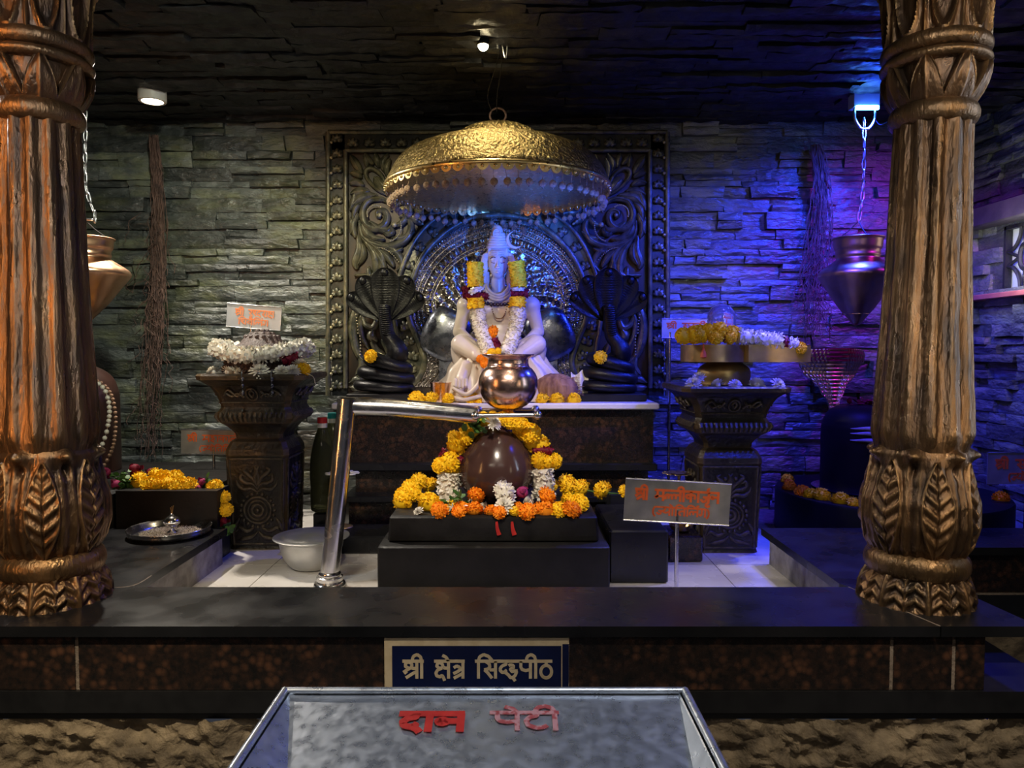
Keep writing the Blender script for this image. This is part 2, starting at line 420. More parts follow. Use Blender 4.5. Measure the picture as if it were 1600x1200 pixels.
M['grey_metal'] = mat('galvanised_links', (.45, .45, .46), None, .3, 1)
M['ash'] = mat('ash_marks', (.30, .28, .28), (.40, .38, .38), .8, 0, 40)
M['bottle'] = glass('green_tinted_plastic', (.22, .23, .12), .08, 1.2, .9)
M['crystal'] = glass('crystal', (.95, .96, 1.0), .04, 1.45, .92)
M['bulb'] = emis('bulb_glow', (1.0, .84, .50), 60)
M['panel_glow'] = emis('downlight_glow', (1.0, .86, .62), 14)
M['led'] = emis('blue_led_glow', (.10, .40, 1.0), 22)
M['window_glow'] = mat('window_pane', (.42, .46, .50), (.60, .64, .68), .4, 0, 6)
M['grain'] = mat('rice_and_ash', (.30, .25, .18), (.60, .52, .42), .8, 0, 90, 6, .8, 150)
# ------------------------------------------------------------------ setting
random.seed(7)
XL, XR, YB, ZC, ZM, ZF = -3.25, 3.08, 5.0, 2.43, -0.18, -0.65

def courses(mb, o, u, v, n, W, H, hr=(.040, .115), lr=(.14, .55), dr=(.0, .060), seed=1, amp=.014, skip=None):
    """stacked split-stone courses on the plane o + a*u + b*v, stones stand out along n"""
    rnd = random.Random(seed); o, u, v, n = Vector(o), Vector(u), Vector(v), Vector(n)
    b = 0.0
    while b < H - .01:
        h = min(rnd.uniform(*hr), H - b)
        if H - b - h < hr[0] * .7: h = H - b
        a = -rnd.uniform(0, .3)
        while a < W:
            l = rnd.uniform(*lr)
            a0, a1 = max(a, 0), min(a + l, W)
            if a1 - a0 > .03 and not (skip and skip((a0 + a1) / 2, b + h / 2)):
                split = 2 if (h > .08 and rnd.random() < .30) else 1
                for sp in range(split):
                    b0 = b + h * sp / split; hh = h / split
                    mb.ct = rnd.random()
                    dep = rnd.uniform(*dr) * (1 if rnd.random() > .12 else 1.35)
                    g = .0022 if rnd.random() > .16 else rnd.uniform(.006, .014); nx = max(3, int((a1 - a0) / .045) + 1); ny = 4
                    tl = rnd.uniform(-.012, .012); tv = rnd.uniform(-.008, .012)
                    j0, j1 = rnd.uniform(-.014, .014), rnd.uniform(-.014, .014)
                    vs = []
                    for j in range(ny):
                        for i in range(nx):
                            s_, t_ = i / (nx - 1), j / (ny - 1)
                            A = a0 + g + (a1 - a0 - 2 * g) * s_; B = b0 + .002 + (hh - .004) * t_
                            q = noise.noise((A * 13 + seed, B * 30, seed * 1.7)) * amp + noise.noise((A * 45, B * 60 + seed, 3)) * amp * .45
                            e = -.006 if (i in (0, nx - 1) or j in (0, ny - 1)) else 0
                            D = max(.001, dep + q + e + tl * (s_ - .5) + tv * (t_ - .5))
                            if j in (0, ny - 1): B += noise.noise((A * 9, b0 * 40 + j, seed)) * .006
                            if i in (0, nx - 1): A += (j0 if i == 0 else j1) * (t_ - .5)
                            vs.append(o + u * A + v * B + n * D)
                    fs = [(j * nx + i, j * nx + i + 1, (j + 1) * nx + i + 1, (j + 1) * nx + i) for j in range(ny - 1) for i in range(nx - 1)]
                    per = [i for i in range(nx)] + [j * nx + nx - 1 for j in range(1, ny)] + [(ny - 1) * nx + i for i in range(nx - 2, -1, -1)] + [j * nx for j in range(ny - 2, 0, -1)]
                    base = len(vs)
                    for k in per:
                        p = vs[k]; vs.append(p - n * ((p - o).dot(n) + .004))
                    for k in range(len(per)):
                        k2 = (k + 1) % len(per)
                        fs.append((per[k2], per[k], base + k, base + k2))
                    mb.add(vs, fs)
            a += l
        b += h
    mb.ct = .5

def backing(mb, o, u, v, W, H, n, t=.05):
    o, u, v, n = Vector(o), Vector(u), Vector(v), Vector(n)
    c = [o, o + u * W, o + u * W + v * H, o + v * H]
    mb.ct = .0
    mb.add(c + [p - n * t for p in c], [(0, 1, 2, 3), (7, 6, 5, 4), (0, 4, 5, 1), (1, 5, 6, 2), (2, 6, 7, 3), (3, 7, 4, 0)])
    mb.ct = .5

mb = MB(); backing(mb, (XL, YB, ZM), (1, 0, 0), (0, 0, 1), XR - XL, ZC - ZM, (0, -1, 0))
courses(mb, (XL, YB, ZM), (1, 0, 0), (0, 0, 1), (0, -1, 0), XR - XL, ZC - ZM, seed=3)
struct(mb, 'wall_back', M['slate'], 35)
mb = MB(); backing(mb, (XL, YB, ZF), (0, -1, 0), (0, 0, 1), 6.0, ZC - ZF, (1, 0, 0))
courses(mb, (XL, YB, ZM), (0, -1, 0), (0, 0, 1), (1, 0, 0), 4.2, ZC - ZM, seed=5)
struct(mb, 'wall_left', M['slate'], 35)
# right wall with the pierced window
WY0, WY1, WZ0, WZ1 = 3.95, 4.63, 1.265, 1.665
mb = MB()
for (y0, y1, z0, z1) in ((YB, WY1, ZF, ZC), (WY0, -1.0, ZF, ZC), (WY1, WY0, ZF, WZ0), (WY1, WY0, WZ1, ZC)):
    backing(mb, (XR, y0, z0), (0, -1, 0), (0, 0, 1), y0 - y1, z1 - z0, (-1, 0, 0), .16)
def skipw(a, b):
    y, z = YB - a, ZM + b
    return (WY0 - .12 < y < WY1 + .12) and (WZ0 - .02 < z < WZ1 + .15)
courses(mb, (XR, YB, ZM), (0, -1, 0), (0, 0, 1), (-1, 0, 0), 4.2, ZC - ZM, seed=8, skip=skipw, lr=(.1, .4))
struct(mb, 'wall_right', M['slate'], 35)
mb = MB(); mb.b2(XR - .11, XR + .05, 3.6, 4.98, WZ1 + .02, WZ1 + .15, bev=.01)
struct(mb, 'trim_1', mat('painted_beam', (.035, .03, .04), (.06, .05, .06), .6, 0, 9, bump=.2))
mb = MB(); mb.b2(XR - .10, XR + .05, 3.6, 4.98, WZ0 - .045, WZ0 - .012, bev=.004)
struct(mb, 'trim_2', mat('painted_sill', (.26, .07, .06), (.36, .11, .09), .5, 0, 9))
mb = MB()
bw, yc, zc = .012, (WY0 + WY1) / 2, (WZ0 + WZ1) / 2
for (y0, y1, z0, z1) in ((WY0, WY1, WZ0, WZ0 + .018), (WY0, WY1, WZ1 - .018, WZ1), (WY0, WY0 + .018, WZ0, WZ1), (WY1 - .018, WY1, WZ0, WZ1)):
    mb.b2(XR - .01, XR + .03, y0, y1, z0, z1)
for k in range(2):
    cy_ = WY0 + .17 + k * .34
    def YZ(a, b): return (XR + .008, cy_ + a, zc + b)
    mb.tube([YZ(.045 * math.cos(t * PI / 12), .078 * math.sin(t * PI / 12)) for t in range(24)], .013, 6, closed=True)
    for sa in (-1, 1):
        for sb in (-1, 1):
            mb.tube(smoothpath([YZ(sa * .17, sb * .045), YZ(sa * .10, sb * .06), YZ(sa * .05, sb * .12), YZ(sa * .035, sb * .2)]), .012, 6)
            mb.tube([YZ(sa * .17, sb * .05), YZ(sa * .045, 0)], .010, 6)
    mb.tube([YZ(0, .078), YZ(0, .2)], .01, 6); mb.tube([YZ(0, -.078), YZ(0, -.2)], .01, 6)
o = struct(mb, 'window_1', M['slate_dark'], 40)
mb = MB(); mb.b2(XR + .045, XR + .055, WY0, WY1, WZ0, WZ1)
mb.obj('pane', M['window_glow'], o, label='pale frosted pane')
lamp('pane_fill', 'AREA', (XR - .3, 4.25, 1.45), (XR + .1, 4.29, 1.46), 5.0, (1, .97, .9), .2)  # added lamp inside the room that brightens the pane

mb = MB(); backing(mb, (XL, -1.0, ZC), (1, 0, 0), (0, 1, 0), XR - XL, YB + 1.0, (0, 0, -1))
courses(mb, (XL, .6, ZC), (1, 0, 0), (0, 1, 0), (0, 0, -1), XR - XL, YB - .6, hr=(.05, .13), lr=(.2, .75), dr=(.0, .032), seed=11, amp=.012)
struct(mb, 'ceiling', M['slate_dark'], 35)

mb = MB(); mb.b2(XL, XR, -1.0, 2.45, ZF - .05, ZF); struct(mb, 'floor', M['floor'])
# white marble floor of the shrine with tile joints
mb = MB(); mb.b2(XL, 1.5, 2.6, 3.66, ZM - .05, ZM - .004, mi=1); mb.b2(XL, XR, 3.66, YB, ZM - .05, ZM - .004, mi=1)
for i, x0 in enumerate((-3.25, -2.4, -1.20, 0.0, 1.02, 2.0)):
    x1 = (-2.4, -1.20, 0.0, 1.02, 2.0, 3.08)[i]
    for j, (y0, y1) in enumerate(((2.6, 3.66), (3.66, 4.3), (4.3, 5.0))):
        if j == 0 and x0 > 1.4: continue
        if j == 0: x1 = min(x1, 1.5)
        mb.b2(x0 + .002, x1 - .002, y0 + .002, y1 - .002, ZM - .02, ZM)
struct(mb, 'floor_shrine', [M['marble'], M['grout']])

# U-shaped low platform: polished slab, granite panels, black skirting, rough stone
mb = MB()
TK = .035
mb.poly([(-3.25, 2.36), (1.395, 2.36), (1.28, 2.76), (-3.25, 2.76)], -TK, 0)
mb.poly([(1.40, 2.36), (1.72, 2.36), (1.68, 2.70), (1.68, 3.32), (XR, 3.32), (XR, 3.69), (1.262, 3.69), (1.262, 2.80), (1.286, 2.76)], -TK, 0)
mb.poly([(-3.25, 2.764), (-1.442, 2.764), (-1.442, 3.69), (-3.25, 3.69)], -TK, 0)
recal(struct(mb, 'platform_slab', M['black_granite'], 20))
mb = MB()
x_prev = None
for (x0, x1) in ((-3.2, -1.72), (-1.712, -1.444), (-1.430, 1.247), (1.261, 1.452), (1.466, 1.56)):
    mb.b2(x0, x1, 2.385, 2.42, -.222, -TK, mi=0)
mb.b2(-3.2, 1.555, 2.39, 2.55, -.224, -TK, mi=1)
mb.b2(1.53, 1.562, 2.42, 3.36, -.222, -TK, mi=0)
mb.b2(1.562, XR, 3.36, 3.40, -.222, -TK, mi=0)
mb.b2(1.562, XR, 3.345, 3.40, -.228, -.222, mi=1)
struct(mb, 'platform_panel', [M['brown_granite'], M['grout']], 20)
mb = MB()
mb.b2(-3.2, 2.12, 2.375, 2.60, -.296, -.224)
mb.b2(-3.2, 2.12, 2.395, 2.60, -.325, -.296)
mb.b2(1.57, 2.14, 2.47, 3.36, -.45, -.41)
mb.b2(1.56, XR, 3.35, 3.45, -.33, -.228)
struct(mb, 'baseboard_front', M['black_side'], 20)
mb = MB()
mb.grid(520, 34, lambda a, b: Vector((-3.2 + 6.2 * a, 2.40 + .032 * noise.fractal((a * 60, b * 4, 1.0), .8, 2.2, 7) + .014 * noise.noise((a * 190, b * 13, 2)), -.325 - .33 * b)))
mb.grid(60, 16, lambda a, b: Vector((1.56 + 1.5 * a, 3.40 + .035 * noise.fractal((a * 9, b * 1.5, 7.0), 1.0, 2.0, 6), -.33 - .32 * b)))
struct(mb, 'wall_front', M['rough_stone'], 60)
mb = MB()
mb.b2(-1.49, -1.462, 2.765, 3.67, ZM, -TK); mb.b2(-3.2, -1.462, 3.64, 3.672, ZM, -TK)
mb.b2(1.30, 1.325, 2.765, 3.67, ZM, -TK); mb.b2(1.30, XR, 3.64, 3.672, ZM, -TK)
mb.b2(-1.6, 1.5, 2.72, 2.75, ZM, -TK)
struct(mb, 'platform_side', M['grey_stone'], 20)
# pale grout lines of the slab: mitre joint at the right corner and the joint at the left
mb = MB()
for pts in ([(1.28, 2.76), (1.397, 2.362)], [(-1.64, 2.76), (-1.46, 2.765), (-1.44, 2.9)]):
    mb.tube([(p.x, p.y, .0004) for p in smoothpath([(x, y, 0) for x, y in pts], 6)], .003, 5, flat=.25)
struct(mb, 'trim_3', M['grout'])
# ------------------------------------------------------------------ carved pillars
def smooth_step(a, b, x):
    t = max(0, min(1, (x - a) / (b - a))); return t * t * (3 - 2 * t)
def interp(tab, z):
    for (z0, r0), (z1, r1) in zip(tab, tab[1:]):
        if z <= z1:
            t = max(0, (z - z0) / (z1 - z0)); t2 = t * t * (3 - 2 * t) * .5 + t * .5
            return r0 + (r1 - r0) * t2
    return tab[-1][1]
def cyl_part(name, z0, z1, nz, n, rf, parent, mat_, **kw):
    mb = MB()
    mb.grid(n, nz, lambda a, b: (lambda th, z: Vector((rf(th, z, b) * math.cos(th), rf(th, z, b) * math.sin(th), z)))(2 * PI * a, z0 + (z1 - z0) * b), wrap=True)
    return mb.obj(name, mat_, parent, smooth=50, **kw)
def ring_part(name, z0, z1, r, bulge, parent, mat_, n=64):
    mb = MB(); h = (z1 - z0) / 2; zc = (z0 + z1) / 2
    prof = [(r - .03, z0)] + [(r + bulge * math.cos(PI * (k / 10 - .5)), zc + h * math.sin(PI * (k / 10 - .5))) for k in range(11)] + [(r - .03, z1)]
    mb.lathe(prof, n)
    return mb.obj(name, mat_, parent, smooth=60)
def make_pillar(label, x, y, ph, tilt):
    t = thing('carved_pillar', label, 'pillar', (x, y, 0))
    t.rotation_euler = (0, tilt, ph)
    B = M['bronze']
    def skirt(th, z, b):
        r = .188 - .030 * b ** 2
        u = abs((th * 8 / (2 * PI)) % 1 - .5)
        r += .011 * math.exp(-((u - .5) / .07) ** 2)
        r += (.0055 * math.sin((b * 2.6 + abs(u - .22) * 2.4 + .2) * 2 * PI) + .002) * smooth_step(.46, .38, u) * smooth_step(0, .05, u) + .006 * math.exp(-(u / .035) ** 2)
        return r + .004 * (noise.noise((th * 6, z * 20, x)))
    cyl_part('base_skirt', -.004, .105, 40, 420, skirt, t, B)
    ring_part('base_ring', .085, .185, .135, .040, t, B)
    btab = [(.17, .148), (.22, .172), (.29, .188), (.36, .186), (.43, .170), (.49, .158), (.53, .156), (.57, .14)]
    def bulb(th, z, b):
        r = interp(btab, z)
        q = th * 7 / (2 * PI); u = q % 1 - .5
        w_ = .31 * max(0, math.sin(PI * min(1, max(0, (b - .0) / .86)))) ** .8
        d = abs(u) - w_
        if b < .86:
            ins_ = smooth_step(-.015, -.05, d)
            r += ins_ * (.004 + .0045 * math.sin((b * 8.5 - abs(u) * 3.0) * 2 * PI) - .005 * math.exp(-(u / .014) ** 2))
            r += .009 * math.exp(-((d + .008) / .028) ** 2) * (1 if w_ > .02 else 0)
            r -= smooth_step(.01, .05, d) * (.002 + .004 * math.cos(u * 2 * PI * 4)) * smooth_step(.86, .74, b)
        # curled ears between the leaves
        ue = abs(abs(u) - .5)
        e = math.exp(-((b - .90) / .055) ** 2) * math.exp(-(ue / .15) ** 2)
        hollow = math.exp(-((b - .77) / .05) ** 2) * math.exp(-(ue / .10) ** 2)
        return r + .034 * e - .020 * hollow + .003 * noise.noise((th * 4, z * 12, x))
    cyl_part('leaf_bulb', .17, .575, 96, 520, bulb, t, B)
    stab = [(.545, .150), (.60, .162), (.70, .157), (.80, .151), (1.0, .141), (1.25, .131), (1.69, .122)]
    def shaft(th, z, b):
        r = interp(stab, z); nfl = 13
        c = math.cos(th * nfl)
        k = abs(c) ** .8 * (1 if c > 0 else -1)
        amp = .0070 * smooth_step(.0, .06, b)
        return r + amp * k + .0025 * noise.noise((th * 9, z * 5, x)) + .0015 * noise.noise((th * 30, z * 14, x))
    cyl_part('fluted_shaft', .545, 1.70, 60, 336, shaft, t, B)
    ring_part('neck_ring', 1.685, 1.765, .112, .034, t, B)
    def bowl(th, z, b):
        r = .122 + .050 * b ** .75 + .012 * math.sin(PI * b)
        u = abs((th * 8 / (2 * PI)) % 1 - .5)
        wv = .50 * max(0, 1 - b) ** .75 + .03
        r -= .034 * smooth_step(.0, .06, u - wv) * smooth_step(.97, .90, b)
        r += (.006 * math.exp(-(u / .05) ** 2) - .012 * smooth_step(wv - .16, wv, u) * b) * smooth_step(.02, -.02, u - wv)
        return r
    cyl_part('petal_bowl', 1.75, 1.90, 60, 480, bowl, t, B)
    ring_part('upper_ring', 1.885, 1.925, .150, .028, t, B)
    ring_part('collar_ring', 1.925, 1.985, .147, .030, t, B)
    def cap(th, z, b):
        r = .155 + .030 * b + .085 * smooth_step(.35, 1, b)
        u = abs((th * 9 / (2 * PI)) % 1 - .5)
        # round lobes: rim ridge around an egg-shaped hollow
        dd = math.hypot(u / .32, (b - .36) / .34)
        r += .016 * math.exp(-((dd - 1) / .16) ** 2)
        if dd < 1: r -= .006
        r += .012 * math.exp(-((u - .5) / .05) ** 2) * math.cos(b * 3)
        r += .010 * math.cos(u * 2 * PI * 3) * smooth_step(.6, .9, b)
        return r
    cyl_part('capital', 1.975, 2.40, 60, 360, cap, t, B)
    mb = MB(); mb.b2(-.27, .27, -.27, .27, 2.385, 2.428, bev=.01); mb.obj('abacus', B, t)
    return t
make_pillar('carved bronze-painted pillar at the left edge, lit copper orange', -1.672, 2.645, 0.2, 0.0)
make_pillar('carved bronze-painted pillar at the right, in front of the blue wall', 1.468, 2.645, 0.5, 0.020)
# ------------------------------------------------------------------ flowers
def marigold_mesh(name, mat_, seed, n=170, flat=.82):
    rnd = random.Random(seed); mb = MB()
    mb.ball((0, 0, flat * .5), .84, 12, 8, (1, 1, flat * .95))
    for i in range(n):
        z = 1 - 1.75 * (i + .5) / n
        a = i * 2.39996 + rnd.uniform(-.2, .2)
        q = math.sqrt(max(0, 1 - z * z))
        d = Vector((q * math.cos(a), q * math.sin(a), z * flat + rnd.uniform(-.05, .05))).normalized()
        p = Vector((d.x * .78, d.y * .78, flat * .5 + d.z * .78 * flat))
        sd = Vector((-math.sin(a), math.cos(a), rnd.uniform(-.6, .6)))
        mb.petal(p, d + Vector([rnd.uniform(-.35, .35) for _ in range(3)]), sd, rnd.uniform(.17, .27), rnd.uniform(.16, .25), rnd.uniform(-.6, .9))
    return mb.mesh(name, mat_, 40)
def daisy_mesh(name, mat_, seed, n=70):
    rnd = random.Random(seed); mb = MB(); mb.ball((0, 0, .25), .35, 10, 6)
    for i in range(n):
        e = (i + .5) / n; a = i * 2.39996; el = e * 1.35 + .05
        d = Vector((math.cos(a) * math.sin(el), math.sin(a) * math.sin(el), math.cos(el)))
        mb.petal(Vector((0, 0, .22)) + d * .2, d + Vector([rnd.uniform(-.12, .12) for _ in range(3)]), (-math.sin(a), math.cos(a), 0), .55 + .25 * e, .20, -.3)
    return mb.mesh(name, mat_, 40)
def rose_mesh(name, mat_, seed):
    rnd = random.Random(seed); mb = MB(); mb.ball((0, 0, .4), .5, 10, 6)
    for i in range(64):
        e = i / 64; a = i * 2.1; r = .12 + .55 * e; h = .85 - .55 * e
        d = Vector((math.cos(a) * (.3 + e), math.sin(a) * (.3 + e), .9 - .5 * e))
        mb.petal((r * math.cos(a) * .7, r * math.sin(a) * .7, h * .6), d, (-math.sin(a), math.cos(a), .2), .36, .42, rnd.uniform(-.2, .7))
    return mb.mesh(name, mat_, 50)
MG = {'cream': [marigold_mesh('cream_bloom', M['white_fl'], 50)], 'yellow': [marigold_mesh('marigold_yellow', M['yellow'], k) for k in range(3)],
      'orange': [marigold_mesh('marigold_orange', M['orange'], 10 + k) for k in range(2)],
      'white': [daisy_mesh('white_bloom', M['white_fl'], 20 + k) for k in range(2)],
      'rose': [rose_mesh('rose', M['pink'], 30)], 'maroon': [rose_mesh('dark_rose', M['maroon'], 31)]}
frnd = random.Random(77)
def flower(kind, loc, r, parent=None, name=None, tilt=None, label=None, cat='flower', group=None):
    me = frnd.choice(MG[kind])
    nm = name or {'yellow': 'marigold', 'orange': 'marigold', 'white': 'white_flower', 'cream': 'white_flower', 'rose': 'rose', 'maroon': 'rose'}[kind]
    if tilt is None: tilt = (frnd.uniform(-.35, .35), frnd.uniform(-.3, .3))
    o = inst(me, nm, parent, loc, (tilt[0], tilt[1], frnd.uniform(0, 6.28)), r)
    if label: tag(o, label, cat, group)
    return o
def fuzzy(name, pts, r, mat_, parent, dens=1.0, L=.014, W=.008, seed=1, core=.88, label=None):
    """a string section packed with small petals along a path"""
    rnd = random.Random(seed); mb = MB()
    pts = [Vector(p) for p in pts]
    rs = r if isinstance(r, (list, tuple)) else [r] * len(pts)
    mb.tube(pts, [q * core for q in rs], 10)
    tot = sum((b - a).length for a, b in zip(pts, pts[1:]))
    n = int(tot * 2 * PI * (sum(rs) / len(rs)) / (W * W * 1.1) * dens)
    for i in range(n):
        k = rnd.randrange(len(pts) - 1); t = rnd.random()
        c = pts[k].lerp(pts[k + 1], t); rr = rs[k] * (1 - t) + rs[k + 1] * t
        ax = (pts[k + 1] - pts[k]).normalized(); u = ax.orthogonal().normalized(); v = ax.cross(u)
        a = rnd.uniform(0, 2 * PI); d = u * math.cos(a) + v * math.sin(a)
        mb.petal(c + d * rr * core * .92, d + ax * rnd.uniform(-1.3, 1.3) + Vector([rnd.uniform(-.5, .5) for _ in range(3)]), ax.cross(d) + ax * rnd.uniform(-1, 1), L * rnd.uniform(.5, .95), W * rnd.uniform(.9, 1.5), rnd.uniform(-.4, .9))
    o = mb.obj(name, mat_, parent, smooth=50)
    if label: o['label'] = label
    return o
def sprig(c, r, n, seed):
    rr = random.Random(seed); mb = MB()
    for k in range(n):
        mb.petal(Vector(c) + Vector([rr.gauss(0, r * .4) for _ in range(3)]), [rr.gauss(0, 1), rr.gauss(0, 1), rr.uniform(-.3, 1)], [rr.gauss(0, 1) for _ in range(3)], r * .9, r * .6, rr.uniform(-.4, .5))
    return mb
def knot(parent, c, r, mat_, n=8, seed=1, name='rosette'):
    rnd = random.Random(seed); mb = MB()
    for i in range(n):
        mb.ball(Vector(c) + Vector([rnd.uniform(-r, r) * .6 for _ in range(3)]), r * rnd.uniform(.4, .6), 8, 6)
    return mb.obj(name, mat_, parent, smooth=50)
# ------------------------------------------------------------------ altar with marble top
t = thing('altar', 'stepped brown granite altar with a white marble top against the back wall', 'altar', (0, 4.3, ZM))
def part(mb, name, m, root, smooth=30, **kw):
    o = mb.obj(name, m, root, smooth=smooth, **kw)
    # geometry is written in world coordinates: move it into the parent's frame
    o.matrix_parent_inverse = Matrix.Translation(root.location).inverted()
    return o
def sub_of(c, p):
    c.parent = p; c.matrix_parent_inverse = Matrix.Identity(4); return c
mb = MB(); mb.b2(-1.035, .845, 4.20, 4.92, .560, .595, bev=.006); part(mb, 'marble_top', M['marble'], t, label='white marble slab')
mb = MB(); mb.b2(-.945, .825, 4.28, 4.90, .245, .560); part(mb, 'body', M['brown_granite'], t)
mb = MB(); mb.b2(-.99, .84, 4.22, 4.90, .200, .245, bev=.006); part(mb, 'ledge', M['black_granite'], t)
mb = MB(); mb.b2(-.92, .80, 4.30, 4.90, .065, .20); part(mb, 'recessed_band', M['brown_granite'], t)
mb = MB(); mb.b2(-.97, .83, 4.16, 4.90, .030, .065, bev=.005); part(mb, 'ledge', M['black_granite'], t)
mb = MB(); mb.b2(-.94, .80, 4.20, 4.90, ZM + .002, .03); part(mb, 'plinth', M['brown_granite'], t)

# ------------------------------------------------------------------ carved backdrop
YBD = 4.84
t = thing('carved_backdrop', 'large carved bronze-green scrollwork panel framing a silver arch behind the statue', 'carved panel', (-.09, YBD, .6))
XC0 = P(778, 400, YBD).x
def Q(px, py, off=0.0, mirror=False):
    p = P(px, py, YBD)
    if mirror: p.x = 2 * XC0 - p.x
    p.y -= off
    return p
mb = MB(); a, b = Q(516, 210), Q(1040, 618)
mb.b2(a.x, 2 * XC0 - a.x, YBD + .02, YBD + .07, b.z, a.z); part(mb, 'wooden_board', M['wood'], t, label='orange brown wooden backing board')
def both(fn):
    for m_ in (False, True): fn(m_)
# frame rails
mb = MB(); bnd = MB()
for (x, y0, y1, r) in ((514, 208, 618, .017), (541, 236, 606, .015)):
    for m_ in (False, True):
        mb.tube([Q(x, y0, .02, m_), Q(x, y1, .02, m_)], r, 10)
for (y, x0, r) in ((208, 514, .015), (236, 541, .015)):
    mb.tube([Q(x0, y, .02), Q(x0, y, .02, True)], r, 10)
for m_ in (False, True):
    bnd.b2(min(Q(516, 300, 0, m_).x, Q(540, 300, 0, m_).x), max(Q(516, 300, 0, m_).x, Q(540, 300, 0, m_).x), YBD - .008, YBD + .03, b.z, a.z)
bnd.b2(Q(516, 0).x, Q(516, 0, 0, True).x, YBD - .008, YBD + .03, Q(0, 235).z, Q(0, 209).z)
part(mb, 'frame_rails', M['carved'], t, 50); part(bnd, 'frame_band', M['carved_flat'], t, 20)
# leaf rosettes of the frame band
def blade(mb, pts, wd, h=.02, off=.012, m_=False, n=10, k=5, groove=True):
    """carved leaf blade: tapered ridge along a traced curve"""
    ps = smoothpath([Q(x, y, off, m_) for x, y in pts], k)
    N = len(ps); s = F / YBD
    rs = []
    for i in range(N):
        q = i / (N - 1)
        rs.append(max(.0012, wd / s * (math.sin(PI * (q * .88 + .06)) ** .75)))
    mb.tube(ps, rs, n, flat=h / (wd / s) if wd > 0 else 1, up=(0, -1, 0))
    if groove:
        mb.tube([p - Vector((0, h * .85, 0)) for p in ps], [r * .22 for r in rs], 5, up=(0, -1, 0))
def rosette(mb, px, py, ang, m_, s=1.0, off=.02):
    s *= 1.12
    for da, L in ((-70, 9), (-38, 11), (0, 12), (38, 11), (70, 9)):
        A = math.radians(ang + da)
        blade(mb, [(px, py), (px + math.cos(A) * L * .5 * s, py - math.sin(A) * L * .5 * s), (px + math.cos(A) * L * s, py - math.sin(A) * L * s)], 3.4 * s, .020, off, m_, 6, 3, False)
mb = MB()
for m_ in (False, True):
    y = 222
    while y < 612:
        rosette(mb, 528, y, 90, m_, .95)
        mb.ball(Q(519, y + 2, .025, m_), .011, 8, 6)
        y += 24
    x = 553
    while x < 775:
        rosette(mb, x, 229, 90, m_, 1.0); x += 25
part(mb, 'leaf_border', M['carved'], t, 60)
